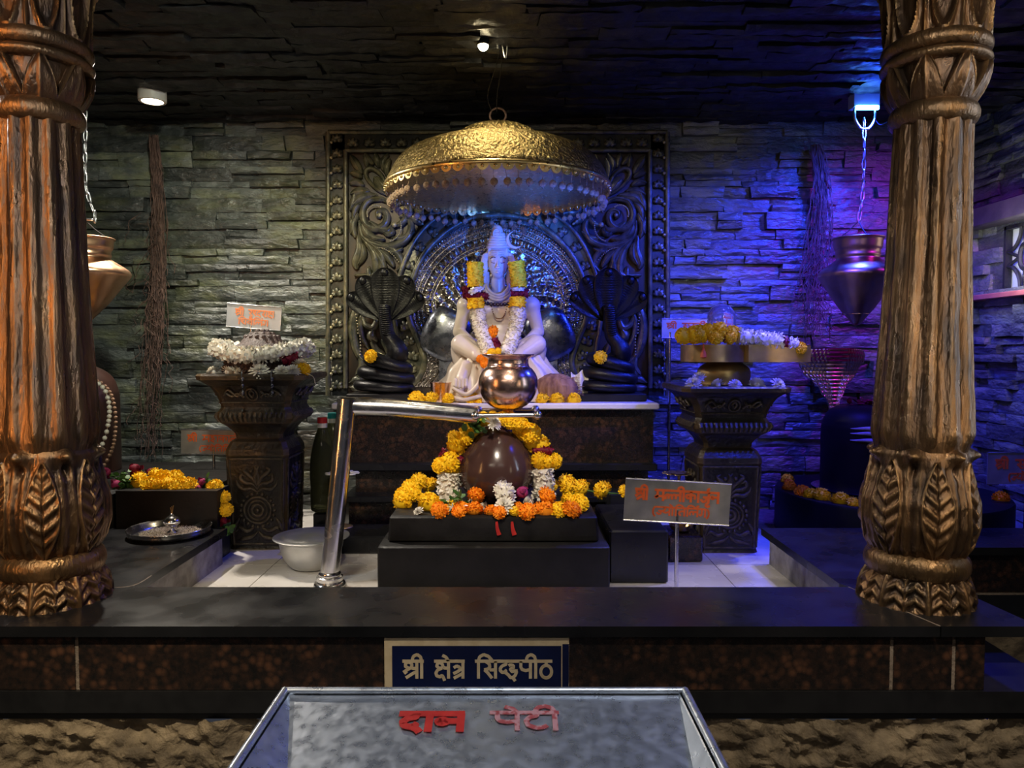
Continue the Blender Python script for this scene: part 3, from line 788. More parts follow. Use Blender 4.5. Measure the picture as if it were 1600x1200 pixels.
# acanthus scrollwork, traced left half, mirrored
SC = [ # (points, width px)
 ([(606, 306), (590, 297), (575, 281), (572, 268), (582, 264), (596, 274), (604, 292), (606, 306)], 3.2),
 ([(604, 300), (594, 288), (585, 277)], 7),
 ([(566, 272), (556, 256), (548, 243)], 5.5), ([(574, 262), (572, 250), (571, 240)], 4), ([(584, 258), (577, 250), (572, 241)], 4),
 ([(592, 262), (589, 250), (587, 240)], 4.5), ([(600, 268), (598, 254), (607, 241)], 4.5), ([(606, 278), (604, 262), (610, 248)], 4.5), ([(607, 290), (613, 272), (626, 243)], 4),
 ([(566, 278), (557, 272), (547, 271)], 4.5), ([(569, 291), (558, 285), (546, 287)], 5), ([(578, 300), (562, 299), (548, 305)], 6), ([(590, 306), (566, 309), (550, 324)], 6.5),
 # main spiral
 ([(612, 330), (606, 316), (592, 311), (575, 315), (567, 332), (571, 350), (586, 358), (600, 352), (605, 340), (600, 330), (591, 331), (590, 338), (595, 341)], 5.2),
 ([(566, 318), (556, 326), (552, 346)], 4.5), ([(560, 334), (552, 352), (556, 372)], 5),
 ([(562, 345), (566, 368), (585, 382), (610, 385), (632, 376), (642, 360), (640, 346), (630, 344)], 5.5),
 ([(566, 350), (574, 366), (590, 374)], 6), ([(572, 358), (584, 372), (602, 374)], 4.5), ([(578, 346), (590, 356), (606, 360), (612, 352)], 5),
 ([(598, 360), (606, 366), (613, 362), (610, 354)], 4.5),
 ([(560, 368), (562, 390), (556, 410), (558, 421)], 6), ([(566, 380), (568, 398), (560, 414)], 5),
 ([(566, 372), (582, 392), (588, 412), (584, 430), (554, 430)], 5.5), ([(570, 374), (596, 396), (596, 420), (590, 434)], 4.5),
 ([(574, 374), (606, 386), (624, 400), (628, 414), (620, 424)], 4.8), ([(590, 388), (606, 402), (616, 418)], 5), ([(600, 384), (618, 392), (630, 408)], 3.5),
 ([(586, 392), (598, 412), (602, 432)], 5), ([(560, 436), (566, 452), (556, 464)], 5.5), ([(566, 446), (575, 456), (556, 462)], 4.5),
 # lower scroll beside the cobra
 ([(580, 470), (562, 478), (552, 500), (553, 530), (562, 556), (576, 566)], 6.5), ([(572, 482), (564, 500), (566, 524), (577, 546)], 4),
 ([(566, 490), (570, 506), (582, 512), (588, 502), (582, 492)], 4.6), ([(584, 515), (580, 526), (590, 534)], 6),
 ([(562, 552), (566, 572), (556, 586)], 5), ([(572, 560), (566, 580), (558, 596)], 4),
 ([(546, 598), (560, 592), (572, 600)], 5), ([(546, 604), (556, 606), (570, 604)], 5),
 ([(548, 340), (552, 352), (549, 366)], 5), ([(556, 300), (552, 316), (548, 330)], 4.5), ([(616, 352), (626, 350), (634, 340), (630, 330)], 4.5), ([(612, 372), (630, 372), (648, 362)], 4),
 ([(576, 416), (578, 440), (572, 458)], 5), ([(592, 436), (600, 452), (612, 462)], 4.5), ([(596, 470), (606, 486), (606, 506), (598, 520)], 5), ([(586, 474), (596, 490), (596, 506)], 4.5), ([(580, 530), (590, 548), (604, 556)], 5), ([(596, 530), (606, 544), (612, 566)], 5), ([(584, 560), (596, 576), (610, 584)], 5), ([(574, 584), (588, 596), (606, 602)], 5),
 ([(652, 262), (668, 276), (690, 284)], 5), ([(640, 250), (660, 256), (680, 268)], 5), ([(628, 296), (634, 306), (646, 308)], 5), ([(700, 286), (716, 292), (736, 292)], 5), ([(740, 300), (756, 308), (776, 306)], 5), ([(604, 392), (616, 394), (630, 388)], 4),
 # small volute between spiral and arch
 ([(618, 330), (622, 318), (636, 316), (642, 328), (636, 338), (624, 340)], 4), ([(640, 340), (652, 346), (662, 352)], 4),
 ([(648, 320), (652, 330), (664, 332), (676, 326), (690, 322)], 4.5), ([(646, 318), (650, 308), (658, 316)], 3.5), ([(664, 332), (680, 334), (700, 330)], 4),
 ([(700, 316), (716, 322), (732, 318), (748, 322)], 4.5), ([(690, 300), (704, 308), (716, 300), (730, 308)], 5), ([(640, 290), (660, 300), (684, 296)], 6),
]
mb = MB()
for m_ in (False, True):
    for pts, wd in SC: blade(mb, pts, wd * 1.22, .032, .0, m_, 10, 6)
    for k in range(14):
        q = k / 13; A = math.radians(200 - 150 * q)
        mb.ball(Q(588 + 13 * math.cos(A), 335 - 13 * math.sin(A), .035, m_), .006, 6, 4)
        A = math.radians(-80 + 95 * q)
        mb.ball(Q(608 + 20 * math.cos(A), 354 - 24 * math.sin(A), .034, m_), .006, 6, 4)
        mb.ball(Q(558 + 3 * math.sin(q * 3) + (6 * q if q > .5 else 0), 492 + 62 * q, .032, m_), .0055, 6, 4)
        mb.ball(Q(592 + 32 * q, 388 + 22 * q * q, .030, m_), .005, 6, 4)
        mb.ball(Q(642 - 2 * q + 22 * q, 336 + 28 * q - 12 * q, .030, m_), .009 if k % 3 == 0 else .004, 6, 4)
    mb.ball(Q(594, 337, .02, m_), .014, 10, 6); mb.ball(Q(629, 328, .02, m_), .020, 10, 6); mb.ball(Q(617, 352, .02, m_), .018, 10, 6)
part(mb, 'acanthus_scrollwork', M['carved'], t, 60)
# arch rails and leaf band
IN = [(778, 337), (750, 340), (724, 347), (694, 366), (664, 398), (646, 436), (638, 474), (642, 502), (656, 536), (664, 564), (658, 586), (646, 600)]
OUT = [(778, 318), (742, 320), (704, 332), (672, 350), (646, 382), (628, 424), (621, 452), (616, 480), (620, 512), (626, 548), (624, 580), (618, 606)]
mb = MB()
for pts, r in ((IN, .020), (OUT, .015)):
    full = smoothpath([Q(x, y, .03) for x, y in pts], 6)
    mb.tube(full, r, 10); mb.tube([Vector((2 * XC0 - p.x, p.y, p.z)) for p in full], r, 10)
part(mb, 'arch_rail', M['carved'], t, 60)
mb = MB()
fi, fo = smoothpath([Q(x, y, .008) for x, y in IN], 6), smoothpath([Q(x, y, .008) for x, y in OUT], 6)
for sgn in (1, -1):
    vs = []
    for p, q in zip(fi, fo):
        for r_ in (p, q): vs.append(Vector((r_.x if sgn > 0 else 2 * XC0 - r_.x, r_.y, r_.z)))
    mb.add(vs, [(2 * i, 2 * i + 1, 2 * i + 3, 2 * i + 2) for i in range(len(fi) - 1)])
for m_ in (False, True):
    for k in range(15):
        q = (k + .5) / 15 * (len(IN) - 1); i = int(q); f_ = q - i
        x = sum((IN[i][0] * (1 - f_) + IN[i + 1][0] * f_, OUT[i][0] * (1 - f_) + OUT[i + 1][0] * f_)) / 2
        y = sum((IN[i][1] * (1 - f_) + IN[i + 1][1] * f_, OUT[i][1] * (1 - f_) + OUT[i + 1][1] * f_)) / 2
        ang = math.degrees(math.atan2(-(IN[i + 1][1] - IN[i][1]), IN[i + 1][0] - IN[i][0])) + 180
        rosette(mb, x, y, ang, m_, 1.05, .018)
part(mb, 'arch_band', M['carved'], t, 60)
# embossed silver sheet
C0 = Q(778, 492)
ins = [Q(x, y) for x, y in IN]
def half_w(z):
    for p, q in zip(ins, ins[1:]):
        if (p.z - z) * (q.z - z) <= 0 and abs(p.z - q.z) > 1e-6:
            return XC0 - (p.x + (q.x - p.x) * (z - p.z) / (q.z - p.z))
    return XC0 - ins[-1].x if z < C0.z else .02
zt, zb = ins[0].z - .01, ins[-1].z - .02
def silver(a, b_):
    z = zb + (zt - zb) * b_; hw = half_w(z) + .012
    x = (2 * a - 1) * hw
    rr = math.hypot(x, (z - C0.z)); ph = math.atan2(z - C0.z, x)
    R = .60 if z > C0.z else .60
    u = hw - abs(x) if z < C0.z + .1 else max(0, .625 - rr)
    h = 0
    def row(u0, w_, n, amp):
        q = (u - u0) / w_
        return amp * max(0, 1 - q * q) ** .5 * (.35 + .65 * abs(math.sin(ph * n))) if abs(q) < 1 else 0
    h += row(.03, .014, 95, .010) + row(.062, .012, 110, .008) + row(.092, .012, 110, .008)
    h += row(.135, .026, 34, .020) + row(.175, .008, 120, .008)
    if u > .19 and rr > .20:
        h += .011 * (noise.noise((x * 34, z * 34, 2)) + .6 * math.sin(ph * 26 + rr * 50))
    elif rr <= .36: h += .002
    return Vector((XC0 + x, YBD + .012 - h, z))
mb = MB(); mb.grid(330, 290, silver)
part(mb, 'silver_sheet', M['silver'], t, 0)
# plain dark cushion lobes of the throne back
for sgn, lab in ((-1, 'left'), (1, 'right')):
    mb = MB()
    def lobe(a, b_):
        A = 2 * PI * a; r = b_
        k = (abs(math.cos(A)) ** 3.0 + abs(math.sin(A)) ** 3.0) ** (-1 / 3.0)
        X, Z = r * k * math.cos(A) * .145, r * k * math.sin(A) * .165
        c, s_ = math.cos(.45 * sgn), math.sin(.45 * sgn)
        X, Z = X * c - Z * s_, X * s_ + Z * c
        return Vector((P(778 + sgn * 82, 522, 4.76).x + X, 4.765 - .06 * math.sqrt(max(0, 1 - r * r * .98)), P(0, 522, 4.76).z + Z))
    mb.grid(40, 14, lobe, wrap=True)
    mb.b2(P(778 + sgn * 82, 0, 4.78).x - .05, P(778 + sgn * 82, 0, 4.78).x + .05, 4.77, 4.85, .595, 1.0)
    part(mb, 'throne_lobe', M['silver_dark'], t, 60, label='smooth dark tarnished lobe')
for k, (x, y) in enumerate(((788, 354), (803, 355), (819, 360))):
    mb = MB(); mb.ball(Q(x, y, .03), .018, 8, 6)
    for i in range(6):
        A = i * PI / 3; mb.ball(Q(x + 4 * math.cos(A), y + 4 * math.sin(A), .03), .009, 6, 4)
    part(mb, 'dry_flower_boss', M['bead_brown'], t)

# ------------------------------------------------------------------ canopy
t = thing('hanging_canopy', 'domed brass ceremonial canopy with a beaded scalloped rim hanging above the statue', 'canopy', (P(778, 300, 4.2).x, 4.2, 1.80))
prof = [(.628, .0), (.622, .035), (.600, .075), (.588, .10), (.58, .115), (.54, .165), (.49, .195), (.42, .225), (.34, .250), (.28, .262), (.24, .275), (.225, .30), (.20, .322), (.15, .345), (.09, .362), (.04, .372), (.0001, .375)]
pr2 = []
for (r0, z0), (r1, z1) in zip(prof, prof[1:]):
    for k in range(4): pr2.append((r0 + (r1 - r0) * k / 4, z0 + (z1 - z0) * k / 4))
pr2.append(prof[-1])
def emb(r, z, th, k):
    if .13 < z < .27: return r + .003 * math.sin(th * 44 + math.sin(z * 90) * 2.5) * math.sin(z * 150)
    if .29 < z < .36: return r + .006 * math.sin(th * 36)
    return r
mb = MB(); mb.lathe(pr2, 288, fn=emb); mb.obj('dome', M['brass_emb'], t, smooth=60)
mb = MB()
def lin(r, z, th, k): return r + (.0015 * math.sin(th * 60) if r > .05 else 0)
mb.lathe([(.618, -.002), (.60, .03), (.57, .085), (.48, .165), (.35, .215), (.2, .24), (.0001, .25)][::1], 160, fn=lin)
mb.obj('lining', M['silver_ham'], t, smooth=60, label='hammered silver lining')
mb = MB()
for i in range(64):
    A = 2 * PI * i / 64; c = Vector((.625 * math.cos(A), .625 * math.sin(A), 0))
    tx = Vector((-math.sin(A), math.cos(A), 0)); nn = Vector((math.cos(A), math.sin(A), 0))
    vs = []
    for off in (-.002, .003):
        for k in range(9):
            q = PI * k / 8
            vs.append(c + nn * off + tx * .0305 * math.cos(q) + Vector((0, 0, -.036 * math.sin(q))))
    fs = [tuple(range(9)), tuple(range(17, 8, -1))] + [(k, k + 1, k + 10, k + 9) for k in range(8)]
    mb.add(vs, fs)
    mb.ball(c + Vector((0, 0, -.014)) + nn * .002, .010, 8, 5, (1, 1, 1))
sr = mb.obj('scalloped_rim', M['brass'], t, smooth=40)
rm = MB(); rm.lathe([(.62, -.006), (.634, -.004), (.638, .006), (.632, .016), (.62, .018)], 96); rm.obj('rim_band', M['brass'], sr, smooth=60)
bm_ = MB(); bm_.ball((0, 0, -.060), .0185, 12, 8); bm_.tube([(0, 0, -.004), (0, 0, -.045)], .0014, 5); bm_.ball((0, 0, -.082), .004, 6, 4)
bmesh_ = bm_.mesh('bead_pendant', M['bead_pale'], 60)
for i in range(62):
    A = 2 * PI * i / 62 + .03
    inst(bmesh_, 'bead_pendant', t, (.60 * math.cos(A), .60 * math.sin(A), .0 - .022), (frnd.uniform(-.15, .15), frnd.uniform(-.15, .15), A), frnd.uniform(.9, 1.1))
mb = MB(); mb.tube([(0.045 * math.cos(k * PI / 10), 0, .415 + .042 * math.sin(k * PI / 10)) for k in range(20)], .006, 8, closed=True); mb.obj('hanging_ring', M['bead_dark'], t, label='rusty ring')
hk = P(785, 46, 3.75)
o = thing('ceiling_hook', 'thin wire loop hanging from the ceiling beside the bulb, carrying the canopy cords', 'hook', (hk.x, 3.75, ZC))
mb = MB()
a = P(779, 45, 3.75); b_ = P(792, 90, 3.75)
pts = smoothpath([(a.x, 3.75, ZC - .02), (a.x + .01, 3.75, a.z - .04), (b_.x - .01, 3.75, b_.z + .0), (b_.x, 3.75, b_.z + .02), (b_.x + .002, 3.75, b_.z + .07)], 6)
mb.tube(pts, .004, 6); mb.tube([(a.x, 3.75, ZC + .01), (a.x, 3.75, ZC - .03)], .012, 8)
part(mb, 'hook', M['grey_metal'], o, 50)
top = Vector((t.location.x, 4.2, 1.80 + .455))
mb = MB()
for dx in (-.012, .014):
    mb.tube(smoothpath([(top.x - .02 + dx, 4.2, top.z - .02), (top.x - .03 + dx * 2, 4.1, top.z + .04), (a.x + dx, 3.86, ZC - .06), (a.x + .004, 3.75, ZC - .035)], 6), .0022, 5)
tag(mb.obj('canopy_cord', M['black_metal']), 'pair of dark cords from the ceiling hook down to the ring of the canopy', 'cord')
# ------------------------------------------------------------------ seated marble statue
SY = 4.52
def S(px, py, dy=0.0): return P(px, py, SY + dy)
t = thing('seated_statue', 'cream marble statue of a seated meditating deity with a tall topknot under the canopy', 'statue', (S(778, 620).x, SY, .597))
s0 = F / SY
def cap_(mb, a, b, ra, rb, n=14, k=6):
    a, b = Vector(a), Vector(b)
    mb.ball(a, ra, n, 10); mb.ball(b, rb, n, 10)
    mb.tube([a.lerp(b, i / k) for i in range(k + 1)], [ra + (rb - ra) * i / k for i in range(k + 1)], n)
mb = MB()
px = lambda v: v / s0
# hips, belly, chest, shoulders
mb.ball(S(779, 545, .02), px(44), 24, 16, (1.05, .78, .62))
mb.ball(S(779, 522, .02), px(29), 24, 16, (1.05, .72, 1.1))
mb.ball(S(779, 490, .03), px(40), 24, 16, (1.12, .62, .86))
mb.ball(S(779, 474, .03), px(34), 24, 16, (1.5, .58, .50))
for sg in (-1, 1):
    mb.ball(S(779 + sg * 17, 486, -.045), px(17), 16, 12, (1.1, .55, .8))           # chest muscles
    mb.ball(S(779 + sg * 51, 478, .03), px(15), 16, 12, (1, .95, 1))                 # shoulders
    cap_(mb, S(779 + sg * 52, 480, .03), S(779 + sg * 62, 518, .03), px(12), px(9.5))
    cap_(mb, S(779 + sg * 62, 519, .03), S(779 + sg * 32, 545, -.13), px(9.8), px(6.5))
    cap_(mb, S(779 + sg * 25, 556, .0), S(779 + sg * 58, 538, -.10), px(20), px(16)) # thigh to knee
    cap_(mb, S(779 + sg * 60, 538, -.12), S(779 + sg * 22, 562, -.24), px(14.5), px(9))# shin back to centre
    cap_(mb, S(779 + sg * 62, 546, -.08), S(779 + sg * 58, 566, -.04), px(13), px(14))
    # foot resting on the other thigh
    cap_(mb, S(779 - sg * 14, 560, -.25), S(779 - sg * 36, 556, -.23), px(8), px(6))
    for k in range(5): mb.ball(S(779 - sg * (38 + k * .4), 551 + k * 3.0, -.235), px(2.6 - .2 * k), 8, 6)
# neck and head
cap_(mb, S(779, 466, .03), S(778, 440, .01), px(13.5), px(11.5))
hc = S(778, 412, -.01)
mb.ball(hc, px(17), 28, 20, (.86, .95, 1.22)); mb.ball(S(778, 424, -.022), px(12), 20, 14, (.88, .92, .95)); mb.ball(S(778, 431, -.035), px(6), 12, 8, (1.1, .9, .7))
body = fuse(mb, 'body', M['idol'], t, .0065, 4)
body.matrix_parent_inverse = Matrix.Translation(t.location).inverted()
# face
fy = -.055
mb = MB(); mb.tube(smoothpath([S(778, 404, fy - .004), S(778, 411, fy - .018), S(778, 417.5, fy - .032)], 4), [px(1.6)] * 3 + [px(2.0)] * 3 + [px(2.6)] * 3, 10); mb.ball(S(778, 418, fy - .024), px(3.3), 12, 8, (1.25, .8, .7)); sub_of(part(mb, 'nose', M['idol'], t, 60), body)
for sg in (-1, 1):
    mb = MB(); mb.ball(S(778 + sg * 6.6, 408, fy + .002), px(3.9), 14, 10, (1.15, .7, .62)); sub_of(part(mb, 'eyelid', M['idol'], t, 60), body)
    mb = MB(); mb.tube(smoothpath([S(778 + sg * 2.8, 410.4, fy - .012), S(778 + sg * 6.6, 411.2, fy - .014), S(778 + sg * 10.6, 409.6, fy - .004)], 4), px(.6), 6); sub_of(part(mb, 'lash_line', M['bead_brown'], t, 60), body)
    mb = MB(); mb.tube(smoothpath([S(778 + sg * 2.5, 403.8, fy - .008), S(778 + sg * 7, 401.4, fy - .009), S(778 + sg * 12, 404, fy + .008)], 4), px(.85), 6); sub_of(part(mb, 'eyebrow', M['bead_brown'], t, 60), body)
    mb = MB(); mb.ball(S(778 + sg * 15.6, 412, .005), px(3.8), 10, 8, (.5, .8, 1.5)); sub_of(part(mb, 'ear', M['idol'], t, 60), body)
for dy_, rr_ in ((424.0, 1.2), (426.6, 1.6)):
    mb = MB(); mb.tube(smoothpath([S(772.6, dy_ - .2, fy + .0), S(776.4, dy_ - .7, fy - .013), S(778, dy_ - .1, fy - .014), S(779.6, dy_ - .7, fy - .013), S(783.4, dy_ - .2, fy + .0)], 4), [px(rr_ * max(.25, math.sin(PI * (i + .6) / 17.2))) for i in range(17)], 8); sub_of(part(mb, 'lip', M['idol'], t, 60), body)
mb = MB()
for k in range(3): mb.tube([S(778 + x, 393.4 + k * 2.4, fy - .012 + abs(x) * abs(x) * .00016) for x in range(-11, 12, 2)], px(.8), 5)
mb.ball(S(778, 396, fy - .017), px(1.6), 8, 6, (.7, .6, 1.8))
part(mb, 'forehead_marks', M['white_fl'], t, 60)
# hair: crown, locks, topknot, crescent
mb = MB()
mb.ball(S(778, 400, .022), px(19), 24, 16, (1.02, .9, 1.0))
for i in range(22):
    A = PI * (i + .5) / 22
    c1 = S(778 + 15 * math.cos(A), 402 - 14 * math.sin(A), fy + .02 + .03 * abs(math.cos(A)))
    c2 = S(778 + 13 * math.cos(A), 388 - 8 * math.sin(A), -.02)
    c3 = S(778 + 10 * math.cos(A), 378 - 4 * math.sin(A), 0)
    mb.tube(smoothpath([c1, c2, c3], 4), [px(r_) for r_ in (1.2, 2.0, 2.4, 2.6, 2.6, 2.5, 2.3, 2.1, 2.0)], 7)
for sg in (-1, 1):
    for k in range(7):
        x0 = 778 + sg * (14 + k * .8); y0 = 396 + k * 3
        mb.tube(smoothpath([S(x0, y0, -.01), S(x0 + sg * 7, y0 + 4, -.0), S(x0 + sg * 5.5, y0 + 13, .0), S(x0 + sg * (2 - k * .3), y0 + 22 + k * 2, .0)], 5), [px(max(.8, 4.3 * math.sin(PI * (i + 2) / 18.5))) for i in range(16)], 8)
    for k in range(4):
        mb.tube(smoothpath([S(778 + sg * 16, 425 + k * 4, .015), S(778 + sg * 19, 440 + k * 3, .01), S(778 + sg * (24 + k * 4), 458 + k * 4, .0)], 5), [px(3.2)] * 8 + [px(2.4), px(1.6), px(.9)], 8)
for k in range(6):
    y = 386 - k * 4.0; r = 16 - k * 1.5
    mb.tube([S(778 + r * math.cos(a_ * PI / 14), y + r * .16 * math.sin(a_ * PI / 14) * 0, .0 - px(r * .8) * math.sin(a_ * PI / 14)) for a_ in range(28)], px(3.0), 8, closed=True)
    mb.ball(S(778, y, 0), px(r), 16, 8, (1, .8, .35))
mb.ball(S(777, 362, 0), px(9.0), 16, 12, (1, .85, 1.15))
mb.tube([S(776 + 5.5 * math.cos(a_ * PI / 10), 365 - 7 * math.sin(a_ * PI / 10), -.035) for a_ in range(20)], px(1.2), 6, closed=True)
hair = part(mb, 'hair', M['idol'], t, 60)
mb = MB()
cr = [S(793 + 9.5 * math.cos(math.radians(A)) + 1, 378 - 10.5 * math.sin(math.radians(A)), -.01) for A in range(80, -70 - 1, -10)]
cr = [S(806 + 13 * math.cos(math.radians(A)), 374 - 13 * math.sin(math.radians(A)), -.03) for A in range(110, 311, 10)]
mb.tube(cr, [px(max(.4, 3.0 * math.sin(PI * i / 20))) for i in range(len(cr))], 8)
sub_of(part(mb, 'crescent', M['idol'], t, 60), hair)
# cobra collar and bead necklaces
mb = MB()
for k, (rx, yb) in enumerate(((18, 461), (20, 465), (22, 469))):
    mb.tube(smoothpath([S(778 - rx, 442 + k * 3, .01), S(778 - rx * .85, yb - 10, -.035), S(778 - rx * .45, yb - 2.5, -.062), S(778, yb, -.072), S(778 + rx * .45, yb - 2.5, -.062), S(778 + rx * .85, yb - 10, -.035), S(778 + rx, 442 + k * 3, .01)], 5), px(2.3), 8)
part(mb, 'serpent_collar', M['idol'], t, 60)
mb = MB()
for i in range(13):
    q = i / 12 * 2 - 1
    mb.ball(S(778 + 32 * q, 473 - 7 * q * q + 3, -.085 + .05 * q * q), px(3.1), 10, 8)
part(mb, 'bead_necklace', M['idol_dark'], t, label='dark bead necklace')
mb = MB()
for i in range(27):
    q = i / 26 * 2 - 1
    mb.ball(S(780 + 13 * q, 498 - 24 * q * q * abs(q), -.095 + .02 * q * q), px(1.1), 7, 5)
part(mb, 'fine_necklace', M['bead_brown'], t)
# draped seat: hide over a low rock, with a paw hanging down
mb = MB()
def drape(a, b_):
    A = 2 * PI * a; z = .600 + .27 * b_
    fold = .018 * math.sin(A * 17 + b_ * 4) + .016 * noise.noise((math.cos(A) * 3, math.sin(A) * 3, b_ * 3))
    rx = (.41 - .16 * b_ ** 1.4 + fold * (1 - b_ * .4)) * (1 + .06 * math.sin(b_ * 14 + A * 3) * .4); ry = (.27 - .05 * b_ + fold)
    return Vector((S(783, 0).x + rx * math.cos(A), SY + ry * math.sin(A) - .02, z))
mb.grid(160, 26, drape, wrap=True)
mb.ball(S(783, 566, -.01), .24, 20, 10, (1.05, .9, .22))
ds = part(mb, 'draped_seat', M['idol'], t, 60)
mb = MB()
p0 = S(727, 572, -.24)
cap_(mb, S(728, 572, -.22), S(721, 592, -.265), px(9), px(9.5))
for k in range(4): cap_(mb, S(712 + k * 5.4, 594 + (1.5 if k in (1, 2) else 0), -.29), S(711.5 + k * 5.4, 602 + (2 if k in (1, 2) else 0), -.295), px(3.2), px(3.0), 10, 2)
sub_of(part(mb, 'paw', M['idol'], t, 60), ds)
mb = MB()
mb.tube(smoothpath([S(708, 606, -.285), S(728, 616, -.30), S(745, 604, -.31), S(752, 590, -.30)], 6), px(3.4), 8)
mb.tube(smoothpath([S(700, 618, -.27), S(724, 624, -.29), S(752, 619, -.30)], 6), px(3), 8)
sub_of(part(mb, 'hem_fold', M['idol'], t, 60), ds)
# hands laid one on each knee side (palms inward, five fingers)
for sg in (-1, 1):
    mb = MB()
    wr = S(779 + sg * 31, 548, -.17)
    dirv = Vector((-sg * .55, -.50, -.50)).normalized(); side = Vector((sg * .2, -.7, .6)).normalized(); side = (side - dirv * side.dot(dirv)).normalized()
    mb.ball(wr + dirv * .03, .026, 14, 10, (1.0, .8, .75))
    for k, L in enumerate((.046, .052, .049, .040)):
        b0 = wr + dirv * .045 + side * (k - 1.5) * .012
        cap_(mb, b0, b0 + dirv * L * .55, .0070, .0064, 8, 2)
        cap_(mb, b0 + dirv * L * .55, b0 + dirv * L + Vector((0, 0, -.012)), .0064, .0052, 8, 2)
    cap_(mb, wr + dirv * .02 - side * .022, wr + dirv * .05 - side * .034, .0078, .0060, 8, 2)
    sub_of(part(mb, 'hand', M['idol'], t, 60), body)

# flower garland round the statue's neck
g = thing('statue_garland', 'long yellow, maroon and white flower garland hanging from the neck of the seated statue', 'garland', (S(779, 560).x, SY - .2, .62))
def sec(name, pts, r, m, seed, dens=1.0, L=.014, W=.010, label=None):
    o = fuzzy(name, pts, r, m, g, dens, L, W, seed, label=label); o.matrix_parent_inverse = Matrix.Translation(g.location).inverted(); return o
gy = -.14
sec('marigold_section', smoothpath([S(743, 410, gy), S(743, 430, gy), S(743.5, 448, gy)], 4), px(13.5), M['yellow'], 1)
sec('marigold_section', smoothpath([S(806, 409, gy), S(809, 430, gy), S(810, 448, gy)], 4), px(13.0), M['yellow'], 2)
sec('marigold_section', [S(743, 466, gy - .01), S(744, 482, gy - .01)], px(14.0), M['yellow'], 3)
sec('marigold_section', [S(808, 464, gy - .01), S(808, 479, gy - .01)], px(13.5), M['yellow'], 4)
sec('white_band', [S(743, 450, gy), S(746, 457, gy)], px(13.5), M['white_fl'], 5)
sec('white_band', [S(809, 450, gy), S(809, 455, gy)], px(11), M['white_fl'], 6)
sec('maroon_band', smoothpath([S(728, 448, gy + .02), S(731, 463, gy + .01), S(746, 462, gy)], 4), px(7), M['maroon'], 7)
sec('maroon_band', [S(744, 462, gy), S(763, 463, gy)], px(5.5), M['maroon'], 8)
sec('maroon_band', [S(798, 459, gy), S(825, 459, gy)], px(6), M['maroon'], 9)
sec('tuberose_section', smoothpath([S(746, 484, gy), S(749, 505, gy - .02), S(757, 530, gy - .06), S(765, 556, gy - .11)], 5), px(12.2), M['white_fl'], 10, 1.0, .012, .009)
sec('tuberose_section', smoothpath([S(809, 481, gy), S(807, 505, gy - .02), S(799, 530, gy - .06), S(790, 556, gy - .11)], 5), px(12.2), M['white_fl'], 11, 1.0, .012, .009)
sec('maroon_band', [S(771, 530, -.2), S(778, 548, -.22)], px(7), M['maroon'], 12)
o = flower('orange', S(774, 522, -.17), px(12), g, tilt=(1.2, 0)); o.matrix_parent_inverse = Matrix.Translation(g.location).inverted()
for x, y, k in ((760, 560, 'orange'), (757, 570, 'orange'), (768, 552, 'yellow'), (781, 551, 'yellow'), (753, 562, 'orange')):
    o = flower(k, S(x, y, -.30), px(7), g, tilt=(1.2, 0)); o.matrix_parent_inverse = Matrix.Translation(g.location).inverted()
# ------------------------------------------------------------------ central stone base, egg-shaped stone, garland, pot stand
t = thing('stepped_plinth', 'two-tiered black stone base with red paint drips under the egg-shaped stone', 'stone base', (-.06, 3.6, ZM))
xl, xr = G(587, 857, .024).x, G(955, 857, .024).x
mb = MB(); mb.b2(xl, xr, 3.25, 4.12, ZM, .024, bev=.008); part(mb, 'lower_tier', M['black_stone'], t, 40)
xl2, xr2 = P(606, 812, 3.33).x, P(936, 812, 3.33).x
mb = MB(); mb.box(((xl2 + xr2) / 2, 3.68, .083), (xr2 - xl2, .72, .122), bev=.010, taper=.985); ut = part(mb, 'upper_tier', M['black_stone'], t, 40)
mb = MB()
for x0, w_ in ((776, .010), (800, .011)):
    mb.tube(smoothpath([P(x0, 815, 3.3135), P(x0 + 1, 826, 3.3135), P(x0 + 4, 836, 3.3135)], 5), [w_ * (.5 + .5 * i / 10) for i in range(11)], 8, flat=.22, up=(0, -1, 0))
sub_of(part(mb, 'paint_drip', M['red_paint'], t, 60, label='red paint drips'), ut)
BZ = .145
# egg
ec = P(776, 700, 3.66)
prof = []
for k in range(41):
    a = PI * k / 40; z = -math.cos(a)
    r = math.sin(a) * (1.03 - .21 * z - .06 * z * z)
    prof.append((max(1e-6, .183 * r), z * .205))
mb = MB(); mb.lathe(prof, 64)
egg = mb.obj('egg_shaped_stone', M['brown_linga'], loc=(ec.x, 3.66, BZ + .188), smooth=180)
tag(egg, 'large glossy dark brown egg-shaped stone ringed by a garland on the black base', 'sacred stone')
# garland: yellow blossoms, maroon bands, white sections standing on the base
g = thing('stone_garland', 'yellow, maroon and white flower garland arched around the egg-shaped stone', 'garland', (ec.x, 3.62, BZ))
def E(px, py, d=3.60): return P(px, py, d)
def gk(o): o.matrix_parent_inverse = Matrix.Translation(g.location).inverted(); return o
arch = [(700, 722, 17), (711, 700, 17), (722, 682, 16), (738, 668, 15), (752, 658, 13), (768, 655, 12), (784, 656, 12), (800, 660, 14), (818, 668, 16), (832, 680, 17), (843, 698, 17), (850, 720, 17), (706, 690, 16), (728, 690, 14), (745, 676, 12), (830, 694, 15), (826, 672, 13), (812, 678, 12)]
for x, y, r in arch: gk(flower('yellow', E(x, y, 3.60), r * 3.6 / F, g, tilt=(1.2 + frnd.uniform(-.3, .3), frnd.uniform(-.5, .5))))
gk(fuzzy('maroon_band', [E(688, 706), E(703, 716), E(722, 720)], .022, M['maroon'], g, 1, .016, .012, 1))
